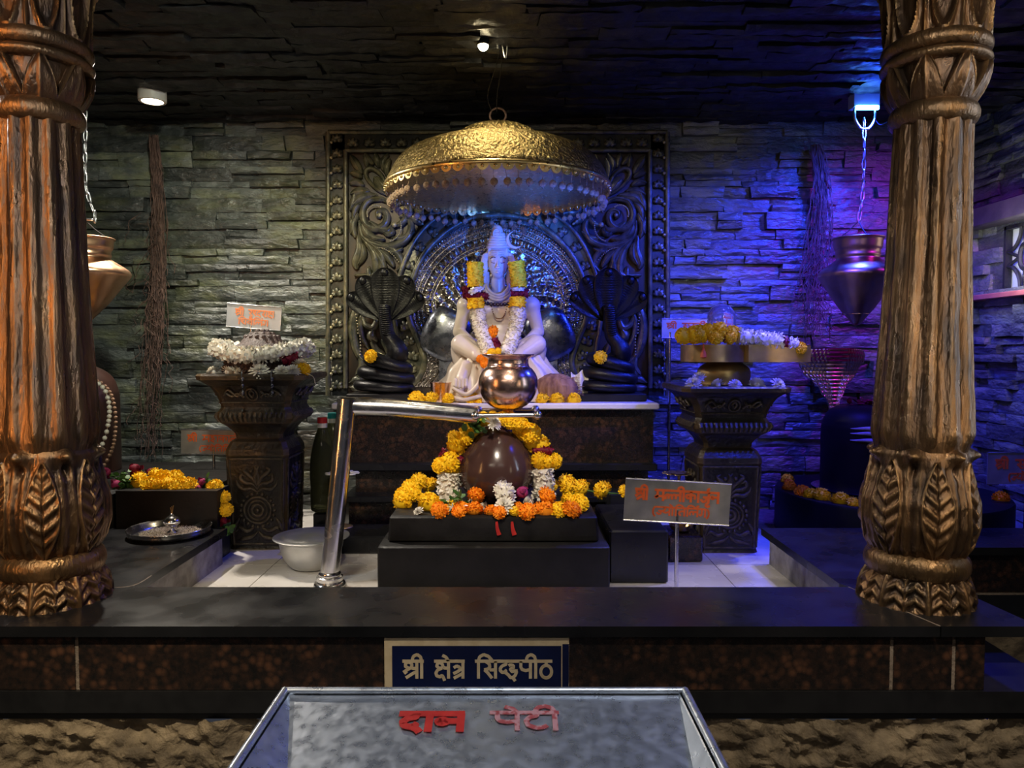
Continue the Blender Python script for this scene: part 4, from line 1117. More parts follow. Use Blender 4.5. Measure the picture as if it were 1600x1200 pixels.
gk(fuzzy('maroon_band', [E(832, 706), E(846, 703), E(862, 706)], .022, M['maroon'], g, 1, .016, .012, 2))
for x in (690, 700, 714): gk(flower('yellow', E(x, 728, 3.60), .044, g, tilt=(1.3, frnd.uniform(-.4, .4))))
for x in (838, 850, 862): gk(flower('yellow', E(x, 722, 3.60), .044, g, tilt=(1.3, frnd.uniform(-.4, .4))))
gk(fuzzy('tuberose_section', smoothpath([E(703, 738), E(701, 755), E(702, 778)], 3), .056, M['white_fl'], g, 1.1, .020, .013, 3))
gk(fuzzy('tuberose_section', smoothpath([E(846, 733), E(848, 750), E(850, 776)], 3), .056, M['white_fl'], g, 1.1, .020, .013, 4))
gk(flower('white', E(768, 664, 3.52), .045, g, tilt=(.9, 0))); gk(sprig(E(740, 662, 3.56), .05, 22, 2).obj('leaf_sprig', M['leaf'], g))

# loose flowers on the front edge of the black base
top_ = lambda px, py, d: P(px, py, d)
pile = [ # px, d, kind, r px, label
 (668, 3.42, 'yellow', 19, 'large yellow marigold leftmost on the front edge of the black base'),
 (655, 3.37, 'white', 9, 'small white bloom half hidden at the left front corner of the black base'),
 (682, 3.355, 'orange', 15, 'orange marigold at the front edge, first of the orange ones from the left'),
 (704, 3.44, 'yellow', 12, 'yellow marigold right of the orange one under the left white garland section'),
 (722, 3.40, 'orange', 13, 'orange marigold second from the left along the front edge'),
 (720, 3.36, 'orange', 12, 'darker orange marigold lying in front of the second orange one'),
 (741, 3.46, 'orange', 14, 'deep orange marigold standing highest left of the cream bloom'),
 (741, 3.355, 'orange', 14, 'orange marigold on the front edge left of the white blooms'),
 (756, 3.40, 'white', 10, 'pale small bloom left of the large cream bloom'),
 (781, 3.43, 'cream', 20, 'large cream bloom standing in front of the egg-shaped stone'),
 (790, 3.37, 'white', 17, 'white long-petalled bloom below the large cream one'),
 (767, 3.345, 'orange', 11, 'flattened orange marigold under the white bloom'),
 (782, 3.335, 'orange', 11, 'small orange marigold at the very front below the white bloom'),
 (801, 3.34, 'yellow', 10, 'small yellow marigold at the very front right of the white bloom'),
 (808, 3.46, 'orange', 9, 'small dark orange marigold behind the white bloom'),
 (822, 3.48, 'rose', 18, 'magenta rose at the lower right side of the egg-shaped stone'),
 (815, 3.36, 'rose', 11, 'small magenta rose on the front edge'),
 (832, 3.42, 'white', 14, 'white bloom in front of the magenta rose'),
 (827, 3.345, 'orange', 14, 'orange marigold right of the small magenta rose'),
 (848, 3.44, 'orange', 16, 'tall orange marigold under the right white garland section'),
 (841, 3.39, 'orange', 12, 'orange marigold between the white bloom and the front edge'),
 (854, 3.345, 'orange', 15, 'orange marigold at the front edge, second from the right'),
 (868, 3.46, 'white', 9, 'tiny white bloom right of the tall orange marigold'),
 (874, 3.37, 'yellow', 14, 'yellow marigold near the right front corner of the base'),
 (890, 3.345, 'orange', 16, 'orange marigold rightmost on the front edge of the base'),
 (886, 3.47, 'yellow', 13, 'yellow marigold behind the rightmost orange one'),
 (905, 3.43, 'yellow', 16, 'yellow marigold at the right end of the pile')]
used_px = []
for i, (x, d, k, r, lab) in enumerate(pile):
    R_ = r * d / F * 1.12; X = P(x, 700, d).x
    h = BZ + {781: .062, 848: .05, 822: .055, 741: (.045 if d > 3.4 else 0), 832: .03, 790: .02, 756: .01, 668: .01, 905: .02, 886: .02}.get(x, 0)
    for (ux, ud, ur, uh) in used_px:
        dist = math.hypot(X - ux, d - ud)
        if dist < (R_ + ur) * .55: h = max(h, BZ)
    flower(k, (X, d, h + R_ * .12), R_ * .95, label=lab, group='loose flowers in front of the egg-shaped stone', tilt=(frnd.uniform(.5, 1.1), frnd.uniform(-.4, .4)))
    used_px.append((X, d, R_, h))
o = sprig(P(714, 788, 3.44), .05, 26, 5).obj('green_leaves', M['leaf'])
tag(o, 'heap of green leaves at the foot of the left white garland section', 'leaves')
mb = MB(); rr = random.Random(4)
for i in range(320):
    p = Vector((P(710, 0, 3.44).x + rr.gauss(0, .045), 3.44 + rr.gauss(0, .03), BZ + abs(rr.gauss(0, .014)) + .004))
    mb.petal(p, (rr.gauss(0, 1), rr.gauss(0, 1), rr.uniform(.1, .8)), (rr.gauss(0, 1), rr.gauss(0, 1), .1), .022, .010, .3)
tag(mb.obj('loose_petals', M['white_fl']), 'loose cream petals heaped at the foot of the left white garland section', 'petals', kind='stuff')
# marigold strings at the back corners
def string(label, pts, kind='yellow'):
    q = thing('marigold_string', label, 'flower string', Vector(P(*pts[0][:3])))
    for x, y, d, r in pts:
        o = flower(kind, P(x, y, d), r * d / F, q, tilt=(frnd.uniform(.6, 1.3), frnd.uniform(-.5, .5))); o.matrix_parent_inverse = Matrix.Translation(q.location).inverted()
    mb = MB(); mb.tube(smoothpath([P(x, y, d) for x, y, d, r in pts], 3), .004, 5); part(mb, 'thread', M['leaf'], q)
    return q
string('yellow marigold string lying over the back left corner of the black base', [(625, 790, 3.50, 16), (633, 776, 3.56, 15), (646, 772, 3.60, 14), (640, 764, 3.66, 14), (651, 756, 3.74, 15)])
string('pair of yellow marigolds behind the left white garland section', [(676, 762, 3.78, 14), (690, 764, 3.8, 12)])
string('yellow marigold string running back from the right side of the black base', [(863, 758, 3.72, 10), (880, 760, 3.74, 18), (893, 764, 3.72, 16), (914, 766, 3.70, 16), (946, 770, 3.66, 16), (975, 772, 3.62, 13)])

# ------------------------------------------------------------------ black blocks beside the base
def block(name, label, x0, x1, y0, y1, z0, z1, m=None, cat='stone block', bev=.008):
    mb = MB(); mb.b2(x0, x1, y0, y1, z0, z1, bev=bev); return tag(mb.obj(name, m or M['black_stone']), label, cat)
block('stone_block', 'polished black stone block right of the egg-stone base, behind the middle sign', xr + .012, P(1050, 0, 3.40).x, 3.36, 3.95, ZM, .068, M['black_granite'])
block('stone_block', 'black stone ledge under the right marigold string, against the altar', .53, .81, 3.97, 4.15, ZM, .12, M['black_granite'])
block('stone_block', 'small brown granite block at the foot of the right pedestal holding a brass bowl', P(1052, 0, 3.72).x, P(1107, 0, 3.72).x, 3.70, 3.95, ZM, -.045, M['brown_granite'])
block('stone_block', 'low black slab behind the covered steel bowl', P(458, 0, 3.85).x, -.60, 3.85, 4.14, ZM, -.085, M['black_granite'])
block('stone_block', 'taller black slab the oil bottles stand on', P(474, 0, 4.1).x, -1.0, 4.02, 4.40, ZM + .002, -.03, M['black_granite']).location.y = .14

# ------------------------------------------------------------------ steel pot stand
t = thing('pot_stand', 'bent stainless steel pipe stand reaching over the egg-shaped stone', 'pot stand', (G(518, 912, ZM).x, 3.33, ZM))
bx = t.location.x
mb = MB(); mb.lathe([(.072, 0), (.074, .006), (.068, .018), (.056, .022), (.062, .032), (.060, .045), (.050, .050), (.052, .060), (.046, .068)], 40); mb.obj('base_flange', M['steel'], t, smooth=50)
tp = P(542, 634, 3.36) - t.location
mb = MB(); mb.tube([(0, 0, .055), tp.lerp(Vector((0, 0, .05)), .5), tp + Vector((.002, 0, .03))], .043, 24); mb.obj('post', M['steel'], t, smooth=50)
en = P(744, 648, 3.50) - t.location
mb = MB(); mb.tube([tp + Vector((-.030, 0, .0)), tp.lerp(en, .33) + Vector((0, 0, .006)), tp.lerp(en, .66) + Vector((0, 0, .004)), en], .042, 24); mb.obj('arm', M['steel'], t, smooth=50)
for yo in (-.155, .155):
    mb = MB(); a = P(745, 645, 3.62) - t.location; b_ = P(838, 644, 3.62) - t.location
    a.y += yo; b_.y += yo
    mb.tube([a, b_], .011, 12); mb.ball(a, .022, 14, 10); mb.ball(b_, .022, 14, 10)
    mb.obj('holder_rod', M['steel'], t, smooth=60)
for px_ in (745, 838):
    mb = MB(); a = P(px_, 645, 3.62) - t.location
    mb.tube([a + Vector((0, -.155, 0)), a + Vector((0, .155, 0))], .010, 10); mb.obj('cross_rod', M['steel'], t, smooth=60)
# copper pot
pc = P(794, 640, 3.63)
POT = [(.0001, 0), (.03, .0), (.07, .012), (.11, .040), (.138, .085), (.147, .125), (.142, .165), (.122, .200), (.105, .215), (.103, .222), (.100, .232), (.100, .248), (.104, .256), (.118, .264), (.127, .270), (.127, .276), (.117, .275), (.100, .262), (.092, .245), (.092, .2)]
pr = []
for (a, b_), (c, d) in zip(POT, POT[1:]):
    for k in range(3): pr.append((a + (c - a) * k / 3, b_ + (d - b_) * k / 3))
t = thing('copper_pot', 'round copper pot resting in the steel holder above the egg-shaped stone', 'pot', (pc.x, 3.63, pc.z - .002))
def sm(prof, k=4):
    return [(max(1e-6, p.x), p.y) for p in smoothpath([(a, b_, 0) for a, b_ in prof], k)]
mb = MB(); mb.lathe(sm(POT), 64); mb.obj('body', M['copper'], t, smooth=60)
mb = MB(); mb.lathe([(.038, .012), (.030, -.02), (.018, -.045), (.008, -.062), (.0001, -.066)], 24); mb.obj('drip_spout', M['copper'], t, smooth=60)

# ------------------------------------------------------------------ things on the altar top
AZ = .596
def loose(kind, x, d, r, z, label, group, cat='flower', tilt=None):
    return flower(kind, (P(x, 600, d).x, d, z + r * d / F * .1), r * d / F, label=label, group=group, cat=cat, tilt=tilt or (frnd.uniform(.4, .9), frnd.uniform(-.3, .3)))
gr = 'marigolds along the front of the altar top'
for x, d, r, k, lab in ((650, 4.26, 14, 'yellow', 'yellow marigold leftmost on the altar top, below the left cobra'),
    (677, 4.25, 13, 'yellow', 'yellow marigold second from the left on the altar top, in front of the copper cup'),
    (703, 4.24, 12, 'yellow', 'flattened yellow marigold third from the left on the altar top'),
    (717, 4.31, 10, 'orange', 'orange marigold on the altar top behind the yellow row'),
    (732, 4.27, 14, 'yellow', 'yellow marigold on the altar top beside the left side of the copper pot'),
    (748, 4.26, 9, 'yellow', 'small yellow marigold on the altar top tucked behind the copper pot'),
    (850, 4.26, 12, 'yellow', 'yellow marigold on the altar top just right of the copper pot'),
    (872, 4.25, 13, 'yellow', 'yellow marigold in the middle of the three right of the copper pot'),
    (895, 4.26, 12, 'yellow', 'yellow marigold rightmost on the altar top, below the right cobra')):
    loose(k, x, d, r, AZ, lab, gr)
cp = P(689, 600, 4.36)
mb = MB(); mb.lathe([(.0001, 0), (.058, 0), (.061, .01), (.064, .105), (.067, .11), (.067, .114), (.061, .112), (.056, .02), (.0001, .012)], 36)
tag(mb.obj('copper_cup', M['copper'], loc=(cp.x, 4.37, AZ), smooth=40), 'small straight copper cup standing left of the seated statue', 'cup')
# coconut
cc = P(868, 604, 4.30)
t = thing('coconut', 'husky brown coconut lying on the altar right of the statue', 'coconut', (cc.x, 4.33, AZ + .078))
mb = MB()
def nut(a, b_):
    A = 2 * PI * a; e = PI * b_
    r = .105 * (1 + .05 * noise.noise((math.cos(A) * 4, math.sin(A) * 4, b_ * 9)) + .06 * abs(math.cos(1.5 * A)) * math.sin(e))
    return Vector((r * 1.25 * -math.cos(e) * -1, r * .85 * math.sin(e) * math.cos(A), r * .85 * math.sin(e) * math.sin(A) - .005))
mb.grid(48, 24, nut, wrap=True); mb.obj('nut', M['brownfib'], t, smooth=60)
mb = MB(); rr = random.Random(2)
for i in range(150):
    A = rr.uniform(0, 2 * PI); e = rr.uniform(.1, PI - .1); p = nut(A / 2 / PI, e / PI)
    q = p * 1.02 + Vector((rr.uniform(.01, .045), rr.gauss(0, .008), rr.gauss(0, .008)))
    mb.tube([p * .98, p.lerp(q, .6) * 1.03, q], .0012, 4)
mb.obj('husk_fibre', M['brownfib'], t)
mb = MB(); rr = random.Random(9)
lf = P(906, 590, 4.40)
mb.grid(14, 10, lambda a, b_: Vector((lf.x + (a - .5) * .10, 4.41 + .02 * math.sin(a * 9) + .01 * math.sin(b_ * 7), AZ + .006 + .165 * b_ + .016 * math.sin(a * 7 + b_ * 3))))
o = mb.obj('crumpled_cloth', M['white_fl'], smooth=60); o.modifiers.new('s', 'SOLIDIFY').thickness = .004
tag(o, 'crumpled pale cloth leaning between the coconut and the right cobra', 'cloth')

# ------------------------------------------------------------------ hooded cobras
def make_cobra(label, px, d, mir):
    t = thing('cobra_statue', label, 'statue', (P(px, 620, d).x, d, AZ))
    k = -1 if mir else 1
    mb = MB(); mb.b2(-.215, .215, -.12, .12, 0, .045, bev=.006); mb.obj('plinth', M['grey_stone'] if mir else M['black_stone'], t, label='grey plinth' if mir else 'dark plinth')
    mb = MB()
    for (cx, cz, rx, ry, tr, tz) in ((-.010, .083, .150, .085, .036, .010), (.004, .150, .135, .075, .042, .022), (.014, .220, .105, .06, .047, .030)):
        mb.tube([((cx + rx * math.cos(A)), ry * math.sin(A), cz - tz * math.cos(A)) for A in [2 * PI * i / 40 for i in range(40)]], tr, 16, closed=True, flat=.92)
        mb.ball((cx, 0, cz), rx * .95, 20, 8, (1, .55, .22))
    mb.tube(smoothpath([(.02, .02, .24), (.075, -.01, .27), (.062, -.015, .33), (.020, -.01, .39), (.006, -.01, .46), (.0, -.008, .52), (0, 0, .57)], 5),
            [.050 + .020 * math.sin(PI * min(1, i / 12)) if i < 12 else .050 - .013 * min(1, (i - 12) / 14) for i in range(31)], 20, flat=.85)
    c = mb.obj('coils', M['snake'], t, smooth=60)
    mb = MB()
    for i in range(14):
        z = .40 + i * .0125; mb.tube([(.016 - i * .0015 - .024, -.050 - .002 * math.sin(i), z), (.016 - i * .0012, -.061, z - .004), (.016 - i * .001 + .024, -.050, z)], .0048, 6)
    mb.obj('belly_scales', M['snake'], t, smooth=60)
    for j, (ang, L, W_) in enumerate(((0, .31, .088), (29, .295, .074), (-29, .295, .074), (56, .265, .062), (-56, .265, .062))):
        mb = MB(); A = math.radians(ang)
        dv = Vector((math.sin(A), 0, math.cos(A))); sd = Vector((math.cos(A), 0, -math.sin(A))); o0 = Vector((dv.x * .01, .0 + abs(ang) * .0003, .49 + dv.z * .0))
        def hood(a, b_, L=L, W_=W_, dv=dv, sd=sd, o0=o0):
            A_ = 2 * PI * a; ww = W_ * (.30 + .70 * math.sin(PI * min(1, b_ * .78)) ** 1.2) * math.sqrt(max(.0, 1 - max(0, (b_ - .80) / .2) ** 2)) + .0008
            x = math.cos(A_) * ww; y = math.sin(A_) * ww * .34
            if y < 0: y = y * .35 + .012 * (1 - (x / ww) ** 2) + (.0016 * math.sin(b_ * 130) * (1 if abs(x) < ww * .4 else .15) - .006 * math.exp(-(x / (ww * .22)) ** 2) + .004 * math.exp(-((abs(x) - ww * .5) / (ww * .1)) ** 2))
            y -= .05 * max(0, b_ - .6) ** 1.3
            return o0 + dv * (L * b_) + sd * x + Vector((0, y, 0))
        mb.grid(28, 60, hood, wrap=True)
        hd = o0 + dv * (L * .90) + Vector((0, -.018, 0))
        mb.ball(hd + Vector((0, .008, 0)), .020, 12, 8, (1.1, .8, 1.2))
        mb.obj('hood', M['snake'], t, smooth=60)
    t.scale = (k, 1, 1)
    return t
make_cobra('black five-hooded cobra statue on a dark plinth left of the seated statue', 603, 4.46, False)
make_cobra('black five-hooded cobra statue on a grey plinth right of the seated statue', 950, 4.46, False)
loose('yellow', 583, 4.36, 11, AZ + .258, 'yellow marigold resting on the coils of the left cobra', 'marigolds on the cobra coils', tilt=(1.2, 0))
loose('yellow', 936, 4.36, 11, AZ + .252, 'yellow marigold resting on the coils of the right cobra', 'marigolds on the cobra coils', tilt=(1.2, 0))
# ------------------------------------------------------------------ carved pedestals
def sq_lathe(mb, prof, ch=.14, k=3):
    pts = []
    for (h0, z0), (h1, z1) in zip(prof, prof[1:]):
        L = math.hypot(h1 - h0, z1 - z0); qs = [0, .33, .66] if L < .06 else [0, .006 / L, .25, .5, .75, 1 - .006 / L]
        for q in qs: pts.append((h0 + (h1 - h0) * q, z0 + (z1 - z0) * q))
    pts.append(prof[-1]); vs = []; fs = []
    for h, z in pts:
        c = h * ch
        e = h - c; side = [-e, -e + .08 * h, -e * .5, 0, e * .5, e - .08 * h, e]
        ring = [(q, -h) for q in side] + [(h, q) for q in side] + [(-q, h) for q in side] + [(-h, -q) for q in side]
        vs += [(x, y, z) for x, y in ring]
    n = 28
    for j in range(len(pts) - 1):
        for i in range(n): fs.append((j * n + i, j * n + (i + 1) % n, (j + 1) * n + (i + 1) % n, (j + 1) * n + i))
    fs.append(tuple(range(n - 1, -1, -1))); fs.append(tuple((len(pts) - 1) * n + i for i in range(n)))
    mb.add(vs, fs)
def make_pedestal(label, x, y, hs):
    t = thing('carved_pedestal', label, 'pedestal', (x, y, ZM))
    s = hs
    mb = MB(); sq_lathe(mb, [(.158, 0), (.152, .02 * s), (.152, .05 * s), (.166, .50 * s), (.172, .515 * s), (.170, .545 * s), (.150, .585 * s), (.13, .60 * s)]); sh = mb.obj('shaft', M['ped'], t, smooth=20)
    mb = MB(); sq_lathe(mb, [(.125, .595 * s), (.130, .625 * s), (.135, .635 * s), (.165, .672 * s), (.190, .69 * s), (.202, .715 * s), (.202, .745 * s), (.190, .765 * s), (.186, .775 * s), (.190, .80 * s), (.205, .845 * s), (.232, .89 * s), (.265, .915 * s), (.282, .925 * s), (.285, .945 * s), (.278, .955 * s), (.02, .955 * s)]); bc = mb.obj('bowl_capital', M['ped'], t, smooth=20)
    mb = MB()
    for f in range(4):
        R = Matrix.Rotation(f * PI / 2, 3, 'Z')
        for i in range(14):
            x0 = -.17 + i * .34 / 13
            mb.tube([R @ Vector((x0, -.200, .745 * s)), R @ Vector((x0, -.213, .725 * s)), R @ Vector((x0 * .96, -.195, .70 * s))], .010, 6)
    mb.obj('gadroon_band', M['ped_relief'], bc, smooth=50)
    for f in range(4):
        R = Matrix.Rotation(f * PI / 2, 3, 'Z'); mb = MB()
        def fp(u, z, o=.0):
            h = .152 + (.166 - .152) * max(0, (z - .05)) / .45
            return R @ Vector((u, -h - o, z * s))
        for rr_, w_ in ((.072, .008), (.052, .006), (.030, .009)):
            mb.tube([fp(rr_ * math.cos(A), .215 + rr_ * math.sin(A)) for A in [2 * PI * i / 32 for i in range(32)]], w_, 8, closed=True)
        mb.ball(fp(0, .215), .013, 10, 6)
        for i in range(20):
            A = 2 * PI * i / 20; mb.ball(fp(.091 * math.cos(A), .215 + .091 * math.sin(A)), .011, 6, 4)
        for sg in (-1, 1):
            for pts in ([(0, .33), (.025, .36), (.06, .365), (.085, .385), (.08, .41), (.06, .40)], [(.0, .34), (.02, .385), (.045, .41), (.07, .435), (.05, .45)], [(.0, .35), (.01, .39), (.0, .43), (.012, .455)],
                        [(0, .315), (.03, .335), (.07, .33), (.10, .35), (.11, .38)], [(.02, .12), (.06, .10), (.10, .12), (.12, .10)], [(0, .10), (.03, .07), (.07, .06), (.11, .05)], [(.10, .17), (.12, .14), (.13, .10)]):
                ps = smoothpath([fp(sg * u, z) for u, z in pts], 4)
                mb.tube(ps, [.0105 * math.sin(PI * (i + .8) / (len(ps) + .6)) + .002 for i in range(len(ps))], 7)
        for i in range(5):
            mb.ball(fp((i - 2) * .028, .44 - abs(i - 2) * .012), .011, 8, 6)
        # raised frame
        for a, b_ in (((-.132, .03), (-.145, .495)), ((.132, .03), (.145, .495)), ((-.145, .495), (.145, .495)), ((-.132, .03), (.132, .03))):
            mb.tube([fp(*a), fp(*b_)], .006, 6)
        mb.obj('relief_panel', M['ped_relief'], sh, smooth=60); mb = MB()
        # capital reliefs
        def cp2(u, z): 
            h = .190 + max(0, (z - .80)) * .55
            return R @ Vector((u, -h - .002, z * s))
        mb.tube([cp2(.030 * math.cos(A), .845 + .032 * math.sin(A)) for A in [2 * PI * i / 20 for i in range(20)]], .005, 6, closed=True)
        for sg in (-1, 1):
            for pts in ([(.045, .83), (.075, .85), (.11, .835), (.14, .86)], [(.05, .865), (.08, .835), (.12, .87), (.15, .84)], [(.0, .83), (.012, .85), (.0, .87)]):
                ps = smoothpath([cp2(sg * u, z) for u, z in pts], 4); mb.tube(ps, .0065, 6)
        mb.tube([cp2(-.17, .80), cp2(.17, .80)], .005, 6)
        mb.obj('capital_relief', M['ped_relief'], bc, smooth=60)
    return t, .955 * s + ZM
pl, zl = make_pedestal('dark gilded carved pedestal on the left carrying the bead-covered mound', -1.375, 4.10, 1.0)
pr_, zr = make_pedestal('dark gilded carved pedestal on the right carrying the crystal dome', 1.155, 4.03, .935)

# rudraksha mound with garland on the left pedestal
lx, ly = -1.375, 4.06
mb = MB(); mb.lathe([(.20, 0), (.20, .03), (.185, .09), (.165, .14), (.12, .16), (.09, .20), (.05, .225), (.0001, .23)], 40)
t = thing('rudraksha_mound', 'dark mound covered in rows of brown beads on the left pedestal', 'shrine mound', (lx, ly, zl))
mb.obj('core', M['bead_dark'], t, smooth=60)
bead = MB(); bead.ball((0, 0, 0), 1, 8, 6); 
rows = MB()
for j in range(6):
    n = 44
    for i in range(n):
        A = 2 * PI * (i + .5 * (j % 2)) / n; rows.ball(((.203 - j * .006) * math.cos(A), (.203 - j * .006) * math.sin(A), .014 + j * .021), .0125, 6, 5)
for j in range(3):
    for i in range(16 - 5 * j):
        A = 2 * PI * i / (16 - 5 * j); rows.ball(((.085 - j * .028) * math.cos(A), (.085 - j * .028) * math.sin(A), .195 + j * .016), .015, 6, 5)
o = rows.obj('bead_rows', M['bead_dark'], t, smooth=60); o['kind'] = 'stuff'
g = thing('mound_garland', 'cream white flower garland wrapped round the bead-covered mound, ending in maroon and yellow', 'garland', (lx, ly, zl + .13))
ring = [(.235 * math.cos(A), .22 * math.sin(A), .02 * math.cos(A * 2) - .01) for A in [2 * PI * i / 32 for i in range(33)]]
fuzzy('white_flower_section', ring, .044, M['white_fl'], g, 1.0, .026, .016, 5, .75)
fuzzy('maroon_band', [(.16, -.17, -.06), (.235, -.14, -.045)], .028, M['maroon'], g, 1, .016, .012, 6)
flower('white', (.25, -.17, -.095), .045, g, tilt=(.6, .3)); flower('yellow', (.262, -.165, -.125), .045, g, tilt=(.4, 0))
mb = MB(); mb.tube(smoothpath([(.27, -.17, -.12), (.31, -.18, -.135), (.335, -.2, -.15), (.345, -.205, -.19)], 4), .0025, 5); mb.obj('thread', M['bead_white'], g)
grp = 'white flowers on the rim of the left pedestal'
for x, r, lab in ((335, 12, 'white flower leftmost on the rim of the left pedestal'), (353, 12, 'white flower second from the left on the rim of the left pedestal'), (367, 13, 'white flower beside the thread on the rim of the left pedestal'), (406, 17, 'large white flower in the middle of the rim of the left pedestal'), (440, 13, 'white flower right of the large middle one on the left pedestal'), (458, 14, 'white flower rightmost on the rim of the left pedestal')):
    flower('white', (P(x, 580, 3.865).x, 3.865, zl + .002), r * 3.86 / F, label=lab, group=grp, tilt=(.8, frnd.uniform(-.3, .3)))
t = thing('bead_tassels', 'small pair of silver bead tassels hanging over the front of the left pedestal', 'tassels', (lx + .02, 3.80, zl))
for k, (x, zz) in enumerate(((378, 15), (424, 12))):
    mb = MB(); x0 = P(x, 600, 3.79).x - t.location.x
    mb.tube(smoothpath([(x0, .03, .02), (x0, -.012, .01), (x0 + .004, -.010, -.10)], 4), .0025, 5)
    for j in range(3): mb.ball((x0 + .003, -.012, -.025 - j * .035), .010, 8, 6, (1, 1, 1.3))
    mb.obj('tassel', M['silver_dark'], t, smooth=60)

# crystal dome in a brass tray on the right pedestal
t = thing('brass_spouted_tray', 'brass spouted tray on a round foot on the right pedestal', 'tray', (1.145, 3.98, zr))
mb = MB(); mb.lathe(sm([(.0001, .0), (.125, .0), (.135, .02), (.140, .06), (.132, .09), (.10, .115), (.085, .125), (.0001, .126)], 3), 48); mb.obj('foot', M['brass_dim'], t, smooth=60)
out = [( .17 * math.cos(A) - .02, .20 * math.sin(A)) for A in [math.radians(q) for q in range(50, 311, 13)]] + [(.10, -.185), (.30, -.185), (.41, -.17), (.41, .08), (.34, .085), (.10, .175)]
out = [(x * 1.05 - .03, y) for x, y in out]
mb = MB(); n = len(out)
for zz0, zz1, sc_ in ((.125, .215, 1.0),):
    vs = [(x, y, zz0) for x, y in out] + [(x, y, zz1) for x, y in out] + [(x * .94, y * .90, zz1) for x, y in out] + [(x * .94, y * .90, .15) for x, y in out]
    fs = [tuple(range(n - 1, -1, -1)), tuple(range(3 * n, 4 * n))]
    for r_ in range(3): fs += [(r_ * n + i, r_ * n + (i + 1) % n, (r_ + 1) * n + (i + 1) % n, (r_ + 1) * n + i) for i in range(n)]
    mb.add(vs, fs)
recal(mb.obj('tray', M['brass_dim'], t, smooth=25))
cz = zr + .15
mb = MB(); mb.lathe([(r * 1.15, z * 1.0) for r, z in sm([(.0001, 0), (.082, 0), (.082, .13), (.076, .142), (.066, .150), (.066, .20), (.062, .235), (.045, .265), (.022, .282), (.0001, .286)], 3)], 48)
t2 = tag(mb.obj('crystal_dome', M['crystal'], loc=(P(1127, 520, 4.0).x, 4.0, cz + .001), smooth=50), 'clear crystal dome-topped stone standing in the brass tray', 'crystal')
g = thing('tray_garland', 'yellow and white flower garland with maroon bands laid along the brass tray', 'garland', (1.1, 3.86, zr + .23)); g_up = .018
def T(px, py, d=3.84): return P(px, py, d) - g.location + Vector((0, -.02, .016))
for x, y, r in ((1066, 531, 14), (1078, 530, 15), (1092, 528, 15), (1101, 524, 13), (1116, 524, 16), (1118, 532, 13), (1143, 528, 14), (1141, 533, 12)):
    flower('yellow', T(x, y), r * 3.84 / F, g, tilt=(1.3, frnd.uniform(-.4, .4)))
fuzzy('maroon_band', [T(1128, 518), T(1131, 538)], .024, M['maroon'], g, 1, .014, .010, 3)
fuzzy('white_flower_section', smoothpath([T(1152, 531), T(1175, 533), T(1200, 536), T(1218, 539)], 4), .042, M['white_fl'], g, 1, .022, .014, 4, .78)
fuzzy('maroon_band', [T(1220, 540), T(1226, 540)], .040, M['maroon'], g, 1, .012, .010, 5)
fuzzy('white_flower_section', [T(1229, 541), T(1243, 544)], .036, M['white_fl'], g, 1, .020, .014, 6, .78)
flower('yellow', T(1248, 550), .034, g, tilt=(1.3, 0))
mb = MB(); mb.lathe([(.004, 0), (.006, -.02), (.016, -.05), (.018, -.07), (.003, -.075)], 12, c=T(1098, 542)); mb.obj('tassel', M['sign_red'], g, label='small red tassel')
grp = 'white flowers on the rim of the right pedestal'
for x, r, lab in ((1084, 14, 'white flower leftmost on the rim of the right pedestal'), (1094, 13, 'white flower raised behind the leftmost one on the right pedestal'), (1123, 12, 'pinkish white flower left of centre on the rim of the right pedestal'), (1148, 11, 'pinkish white flower in the middle of the rim of the right pedestal'), (1182, 14, 'flat white flower right of centre on the rim of the right pedestal'), (1213, 13, 'white flower rightmost on the rim of the right pedestal')):
    d = 3.80 + (.05 if x == 1094 else 0)
    flower('white', (P(x, 600, d).x, d, zr + (.03 if x == 1094 else .0)), r * d / F, label=lab, group=grp, tilt=(.8, frnd.uniform(-.3, .3)))

# ------------------------------------------------------------------ left stone with bead strings
t = thing('dark_stone_platform', 'dark stone block platform behind the left slab carrying the garlanded brown stone', 'platform', (-2.3, 4.2, ZM))
mb = MB(); mb.poly([(-2.02, 3.72), (-1.503, 3.72), (-1.503, 3.88), (-1.575, 3.88), (-1.575, 4.72), (-2.02, 4.72)], ZM + .002, .183); part(mb, 'block', M['black_stone'], t, 40)
mb = MB(); mb.b2(-3.0, -2.03, 3.70, 4.72, ZM + .002, .180, bev=.012); part(mb, 'block', M['black_stone'], t, 40)
mb = MB(); mb.lathe(sm([(.27, 0), (.27, .40), (.262, .48), (.235, .55), (.18, .60), (.10, .63), (.0001, .64)], 3), 56)
sx = P(108, 650, 4.35).x
tag(mb.obj('rounded_stone', mat('dark_red_brown_stone', (.020, .007, .005), (.035, .012, .008), .45, 0, 5), loc=(sx, 4.35, .184), smooth=60), 'tall rounded dark red-brown stone behind the left pillar', 'sacred stone')
def beads(label, path, r, m, nm='bead_string'):
    q = thing(nm, label, 'bead string', path[0]); mbm = MB(); mbm.ball((0, 0, 0), r, 8, 6); me = mbm.mesh('bead', m, 60)
    tot = 0; last = None
    pts = smoothpath(path, 8); k = 0
    for p in pts:
        if last is None or (p - last).length > r * 1.85:
            if k >= 100: break
            o = inst(me, 'bead', q, p); o.matrix_parent_inverse = Matrix.Translation(q.location).inverted(); last = p; k += 1
    mb = MB(); mb.tube(pts, .0015, 4); part(mb, 'thread', m, q)
    return q
def LB(px, py, d): return P(px, py, d)
